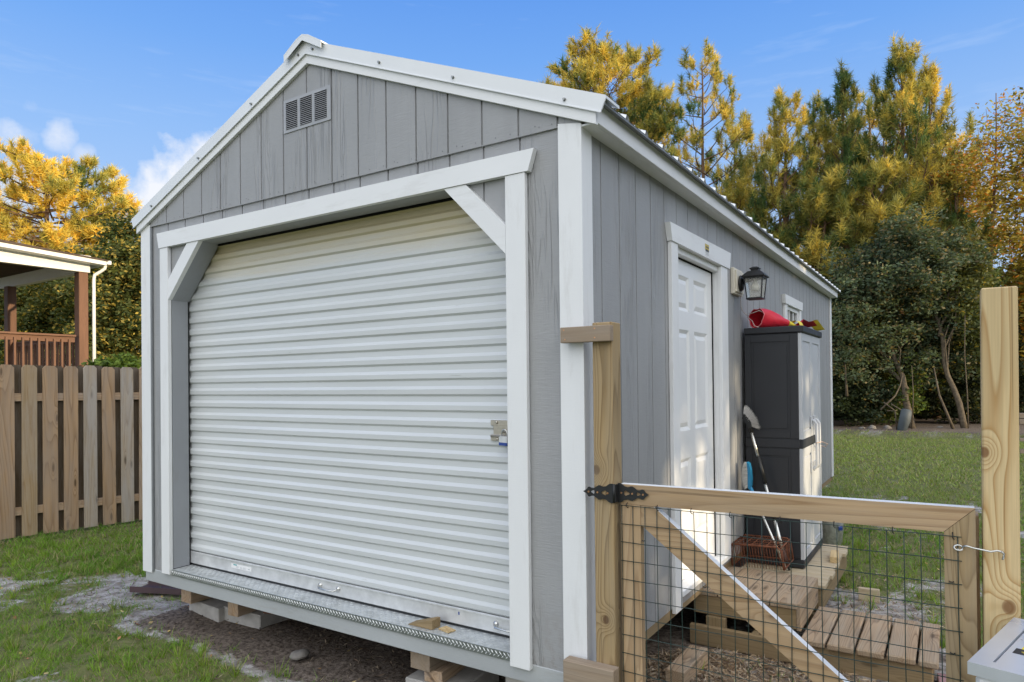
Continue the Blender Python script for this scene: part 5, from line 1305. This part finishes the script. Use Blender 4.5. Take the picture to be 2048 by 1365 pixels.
x, y = T(1935, 21.5); broad(x, y, 6, blobsat([(1935, 560, 60, 70, .4), (1920, 640, 50, 60, .3), (1960, 700, 45, 80, .5)], 21.5), 'thin forked gray tree with leafy trunk beside the tall post', 62, [(.05, .075, .03), (.12, .14, .05), (.3, .24, .05), .08], .065, 190, 60, .4, [((x - .1, y - .5, 0), (x - .9, y - .2, 3.9), .10, .045, 1), ((x - .75, y - .3, 3.0), (x - .35, y, 4.6), .05, .03, 2)], 'barkgray', 'broadleaf trees at the lawn edge')
x, y = T(1655, 23); broad(x, y, 5, blobsat([(1680, 790, 60, 75, -.3), (1690, 700, 60, 80, 0), (1640, 740, 60, 90, 0), (1730, 800, 40, 60, .2)], 23), 'dark shrubby thicket at the shed far corner', 63, [(.02, .035, .015), (.045, .065, .03), (.1, .11, .05), .05], .07, 240, 70, .4, None, 'barkgray', 'thicket shrubs', 'shrub', 'shrub')
x, y = T(1770, 22.5); broad(x, y, 5, blobsat([(1775, 810, 55, 50, .8), (1810, 790, 25, 60, -.6)], 22.5), 'leafy light green sapling in front of the oak trunk', 64, [(.04, .07, .02), (.10, .15, .03), (.2, .2, .05), .1], .06, 120, 50, .35, None, 'barkgray', 'thicket shrubs', 'shrub', 'shrub')
x, y = T(1890, 23); broad(x, y, 5, blobsat([(1890, 800, 60, 60, .5), (1940, 810, 40, 60, .5), (1990, 780, 60, 80, .5), (2060, 760, 70, 100, 0)], 23), 'dark undergrowth shrub between the oak and the tall post', 65, [(.022, .035, .016), (.05, .065, .03), (.16, .13, .04), .08], .07, 300, 60, .4, None, 'barkgray', 'thicket shrubs', 'shrub', 'shrub')
# bare saplings and fallen limbs
def stick(pts, r, label, nm='sapling', cat='sapling', bark='barkgray', grp='bare saplings in the woods edge'):
    mb = MB(); P3 = []
    for (px, py, d) in pts: x, y = bear(px, d); P3.append(Vector((x, y, zat(py, d))))
    mb.tube(P3, [r * (1 - .6 * i / (len(P3) - 1)) for i in range(len(P3))], 6); return tag(mb.build(nm, bark), label, cat, grp)
stick([(1760, 828, 21), (1790, 800, 21), (1800, 780, 21.2), (1805, 760, 21.2)], .03, 'curved dead limb lying left of the oak trunk', 'fallen_limb', 'limb')
stick([(1905, 868, 21), (1890, 830, 21), (1878, 800, 21), (1868, 745, 21.3)], .05, 'leaning bare stem midway between oak and forked tree')
stick([(1935, 868, 21), (1934, 800, 21), (1930, 720, 21), (1932, 640, 21)], .022, 'thin upright bare stem beside the forked tree')
stick([(1693, 800, 21.6), (1692, 770, 21.6), (1690, 730, 21.6)], .05, 'pale short stem in the thicket near the shed corner')
stick([(1822, 868, 21.2), (1826, 800, 21.2), (1824, 740, 21.2)], .02, 'thin sapling stem rising behind the wheelbarrow')
# far woods: one dark mass nobody could count
nr = np.random.default_rng(99)
def mass(name, label, regions, sz):
    P = []; C = []; S = []
    for (pxa, pxb, d, zt_, n, col, k) in regions:
        px = nr.uniform(pxa, pxb, n); dd = d + nr.uniform(-1.2, 1.2, n); q = nr.random(n)
        for a, b, z in zip(px, dd, q):
            x, y = bear(a, b); top = zt_ + 1.3 * noise.noise(Vector((x * .35, y * .35, k))) + .7 * noise.noise(Vector((x * 1.1, y * 1.1, k)))
            P.append((x, y, z * top)); C.append(np.array(col) * nr.uniform(.5, 1.5)); S.append(sz)
    m = len(P); P = np.array(P); U = rdir(m); Vd = unit(np.cross(U, rdir(m))); s = (np.array(S) * nr.uniform(.6, 1.4, m))[:, None]
    V, F, Cc = diamonds(P, U * s, Vd * s * .6, np.clip(np.array(C), 0, 1)); o = rawmesh(name, V, F, Cc, 'leaf'); tag(o, label, 'woods', kind='stuff'); return o
mass('woodland', 'dark mass of undergrowth and far trees filling the back of the woods', [(1100, 2500, 29.5, 6.0, 60000, (.028, .04, .016), 1.), (1100, 2500, 27.5, 3.8, 42000, (.02, .028, .013), 2.), (-300, 420, 33, 5.5, 26000, (.04, .055, .02), 3.)], .13)
# added tree row, unseen right of the frame: shades the yard from low sun
def shade_row():
    P = []; C = []; S = []
    for _ in range(100000):
        y = nr.uniform(-26, 22); x = 15 + nr.uniform(-1.2, 1.2) + .25 * abs(y - 2) * .4
        top = 5.6 + 1.2 * noise.noise(Vector((y * .25, 4, 0))); lo = 0
        z = lo + nr.random() * top
        tx = x * math.tan(R(4)); yy = y - tx; zz = z - x * math.tan(R(9)) / math.cos(R(4))
        gap = False; near_ = False
        for (gy_, gz_, ry_, rz_) in ((1.60, .66, .50, .36), (3.0, .92, .44, .36), (2.42, 1.15, .13, .3)):  # gaps shaped to let sun patches onto door, cabinet and wall
            e_ = ((yy - gy_) / (ry_ - .05)) ** 2 + ((zz - gz_) / (rz_ - .05)) ** 2
            if e_ < 1: gap = True
            if math.hypot(yy - gy_, zz - gz_) < max(ry_, rz_) + .45: near_ = True
        if gap and nr.random() < .97: continue
        S.append(.10 if near_ else .24)
        P.append((x, y, z)); C.append(np.array((.05, .07, .025)) * nr.uniform(.5, 1.5))
    m = len(P); P = np.array(P); U = rdir(m); Vd = unit(np.cross(U, rdir(m))); s = (np.array(S) * nr.uniform(.7, 1.3, m))[:, None]
    V, F, Cc = diamonds(P, U * s, Vd * s * .6, np.array(C)); o = rawmesh('shade_hedgerow', V, F, Cc, 'leaf')
    tag(o, 'unseen leafy tree row added right of the yard to shade it', 'woods', kind='stuff')
shade_row()
# stones and wheelbarrow at the wood's edge
for i, (px, py, r, lab) in enumerate(((1743, 862, .12, 'pale upright stone left of the wheelbarrow'), (1773, 862, .11, 'white stone nearest the wheelbarrow'), (1722, 866, .1, 'brown stone near the thicket'), (1793, 866, .08, 'low tan stone touching the wheelbarrow tray'), (1878, 866, .09, 'low brown stone right of the oak trunk'))):
    x, y = bear(px, 21.5); rock((x, y, .1), r, lab, 'stones along the lawn edge', .8 if i < 2 else .5)
x, y = bear(1800, 20.8)
wb = thing('wheelbarrow', (x, y, 0), 'blue gray wheelbarrow standing on its nose at the edge of the woods', 'wheelbarrow')
m4 = Matrix.Translation((x, y, .02)) @ Matrix.Rotation(YAW, 4, 'Z') @ Matrix.Rotation(R(14), 4, 'Y')
mb = MB(); vs = []
for (w, z, d) in ((.10, .0, 0), (.15, .08, -.02), (.18, .40, -.06), (.17, .66, -.04), (.12, .72, 0)):
    vs += [(-w, d, z), (-w * .6, d - .12, z), (w * .6, d - .12, z), (w, d, z)]
fs = [(i * 4 + j, i * 4 + j + 1, i * 4 + 5 + j, i * 4 + 4 + j) for i in range(4) for j in range(3)]
mb.add([m4 @ Vector(v) for v in vs], fs, None, True); mb.build('tray', 'barrow', wb)
mb = MB()
for s in (-1, 1):
    mb.tube([m4 @ Vector((s * .12, .04, .05)), m4 @ Vector((s * .2 - .1, .05, .6)), m4 @ Vector((-.55 + s * .12, .1, .78))], .02, 6)
mb.tube([m4 @ Vector((-.5, .1, .55)), m4 @ Vector((-.22, .08, .62))], .015, 6); mb.build('handle', 'barkgray', wb)
mb = MB(); w4 = m4 @ Matrix.Translation((.0, .1, .08)) @ Matrix.Rotation(R(90), 4, 'Y'); mb.lathe([(.05, -.03), (.15, -.03), (.17, 0), (.15, .03), (.05, .03)], (0, 0, 0), 14, True, w4); mb.build('wheel', 'black', wb)
# ------------------------------------------------------------------ sky, sun, camera
SUN_AZ = R(4)      # angle from +X toward +Y of the direction TO the sun
SUN_EL = R(9)
sd = Vector((math.cos(SUN_AZ) * math.cos(SUN_EL), math.sin(SUN_AZ) * math.cos(SUN_EL), math.sin(SUN_EL)))
sl = bpy.data.lights.new('sun', 'SUN'); sl.energy = 4.8; sl.angle = R(.6); sl.color = (1., .80, .52)
so = bpy.data.objects.new('sun', sl); COL.objects.link(so); so.rotation_euler = sd.to_track_quat('Z', 'Y').to_euler()
w = bpy.data.worlds.new('World'); scn.world = w; w.use_nodes = True; nt = w.node_tree; bg = nt.nodes['Background']
sky = nt.nodes.new('ShaderNodeTexSky'); sky.sky_type = 'NISHITA'; sky.sun_disc = False
sky.sun_elevation = SUN_EL; sky.sun_rotation = R(90) - SUN_AZ; sky.air_density = 1.; sky.dust_density = .6; sky.ozone_density = 2.
tc = nt.nodes.new('ShaderNodeTexCoord'); D = tc.outputs['Generated']
sp = nt.nodes.new('ShaderNodeSeparateXYZ'); L(nt, D, sp.inputs[0])
SKYK = 7.2
grad = ramp(nt, sp.outputs[2], [(0., (.62, .76, 1.)), (.18, (.46, .66, 1.)), (.33, (.31, .55, 1.)), (.43, (.19, .44, .98)), (.52, (.125, .35, .93)), (1., (.09, .24, .72))])
def vscale(c, k):
    n = nt.nodes.new('ShaderNodeVectorMath'); n.operation = 'SCALE'; n.inputs[3].default_value = k; L(nt, c, n.inputs[0]); return n.outputs[0]
gs_ = vscale(grad, SKYK)
base = mix(nt, .12, gs_, sky.outputs[0])
def dot(v):
    n = nt.nodes.new('ShaderNodeVectorMath'); n.operation = 'DOT_PRODUCT'; L(nt, D, n.inputs[0]); n.inputs[1].default_value = v; return n.outputs['Value']
def pdir(px, py):
    u = (px - CCX) / CF; r = Vector((math.cos(YAW), math.sin(YAW), 0)); f = Vector((-math.sin(YAW), math.cos(YAW), 0))
    return (r * u + f + Vector((0, 0, (CCY + CF * PIT - py) / CF))).normalized()
nw = noise_(nt, D, 9., 6, .6); nf = noise_(nt, D, 24., 5, .6)
wn = math_(nt, 'ADD', math_(nt, 'MULTIPLY', math_(nt, 'SUBTRACT', nw, .5), 1.0), math_(nt, 'MULTIPLY', math_(nt, 'SUBTRACT', nf, .5), .5))
tot = None
for (px, py, rad, k) in ((385, 345, 75, 1.1), (330, 375, 60, .9), (295, 385, 40, .8), (430, 300, 60, 1.0), (200, 350, 30, .45), (245, 352, 28, .4), (120, 262, 30, .6), (170, 298, 22, .5), (15, 265, 36, .6), (20, 365, 80, 1.), (60, 262, 22, .3), (0, 420, 90, .7), (60, 200, 18, .2)):
    dd = dot(pdir(px, py)); r_ = rad / CF
    q = math_(nt, 'SUBTRACT', 1., math_(nt, 'DIVIDE', math_(nt, 'SUBTRACT', 1., dd), r_ * r_ * .5), False)   # 1 at centre, 0 at radius
    q = math_(nt, 'MAXIMUM', q, -1.); q = math_(nt, 'MULTIPLY', math_(nt, 'ADD', q, math_(nt, 'MULTIPLY', wn, 3.6)), k)
    tot = q if tot is None else math_(nt, 'MAXIMUM', tot, q)
cl_ = ramp(nt, tot, [(.1, 0.), (1.1, .95)])
base = mix(nt, cl_, base, (.93 * SKYK, .95 * SKYK, 1.0 * SKYK))
# thin cirrus
mp = nt.nodes.new('ShaderNodeMapping'); mp.inputs['Scale'].default_value = (3., 3., 22.); mp.inputs['Rotation'].default_value = (.25, .12, .4); L(nt, D, mp.inputs[0])
ci = noise_(nt, mp.outputs[0], 1.3, 5, .62)
base = mix(nt, ramp(nt, ci, [(.56, 0.), (.8, .35)]), base, (.6 * SKYK, .75 * SKYK, 1.0 * SKYK))
# unseen bright cloud added behind the camera as fill for the shed
back = dot(Vector((.60, -.68, .42)).normalized())
bk_ = math_(nt, 'ADD', back, math_(nt, 'MULTIPLY', math_(nt, 'SUBTRACT', noise_(nt, D, 2.2, 5, .6), .5), .5))
base = mix(nt, ramp(nt, bk_, [(.12, 0.), (.5, 1.)]), base, (1.82 * SKYK, 1.86 * SKYK, 1.92 * SKYK))
L(nt, base, bg.inputs['Color']); bg.inputs['Strength'].default_value = .14
cam = bpy.data.cameras.new('camera'); co = bpy.data.objects.new('camera', cam); COL.objects.link(co); scn.camera = co
cy_, sy_ = math.cos(YAW), math.sin(YAW); r = Vector((cy_, sy_, 0)); f = Vector((-sy_, cy_, 0)); u = Vector((0, 0, 1))
f2 = f * math.cos(PIT) + u * math.sin(PIT); u2 = u * math.cos(PIT) - f * math.sin(PIT)
r3 = r * math.cos(ROL) + u2 * math.sin(ROL); u3 = u2 * math.cos(ROL) - r * math.sin(ROL)
mw = Matrix((r3, u3, -f2)).transposed().to_4x4(); mw.translation = CAM; co.matrix_world = mw
cam.sensor_width = 36; cam.lens = CF / 2048 * 36; cam.shift_x = -(CCX - 1024) / 2048; cam.shift_y = (CCY - 682.5) / 2048
cam.clip_start = .05; cam.clip_end = 2000
scn.view_settings.view_transform = 'Standard'; scn.view_settings.look = 'None'; scn.view_settings.exposure = 0; scn.view_settings.gamma = 1
scn.cycles.max_bounces = 6; scn.cycles.transparent_max_bounces = 6
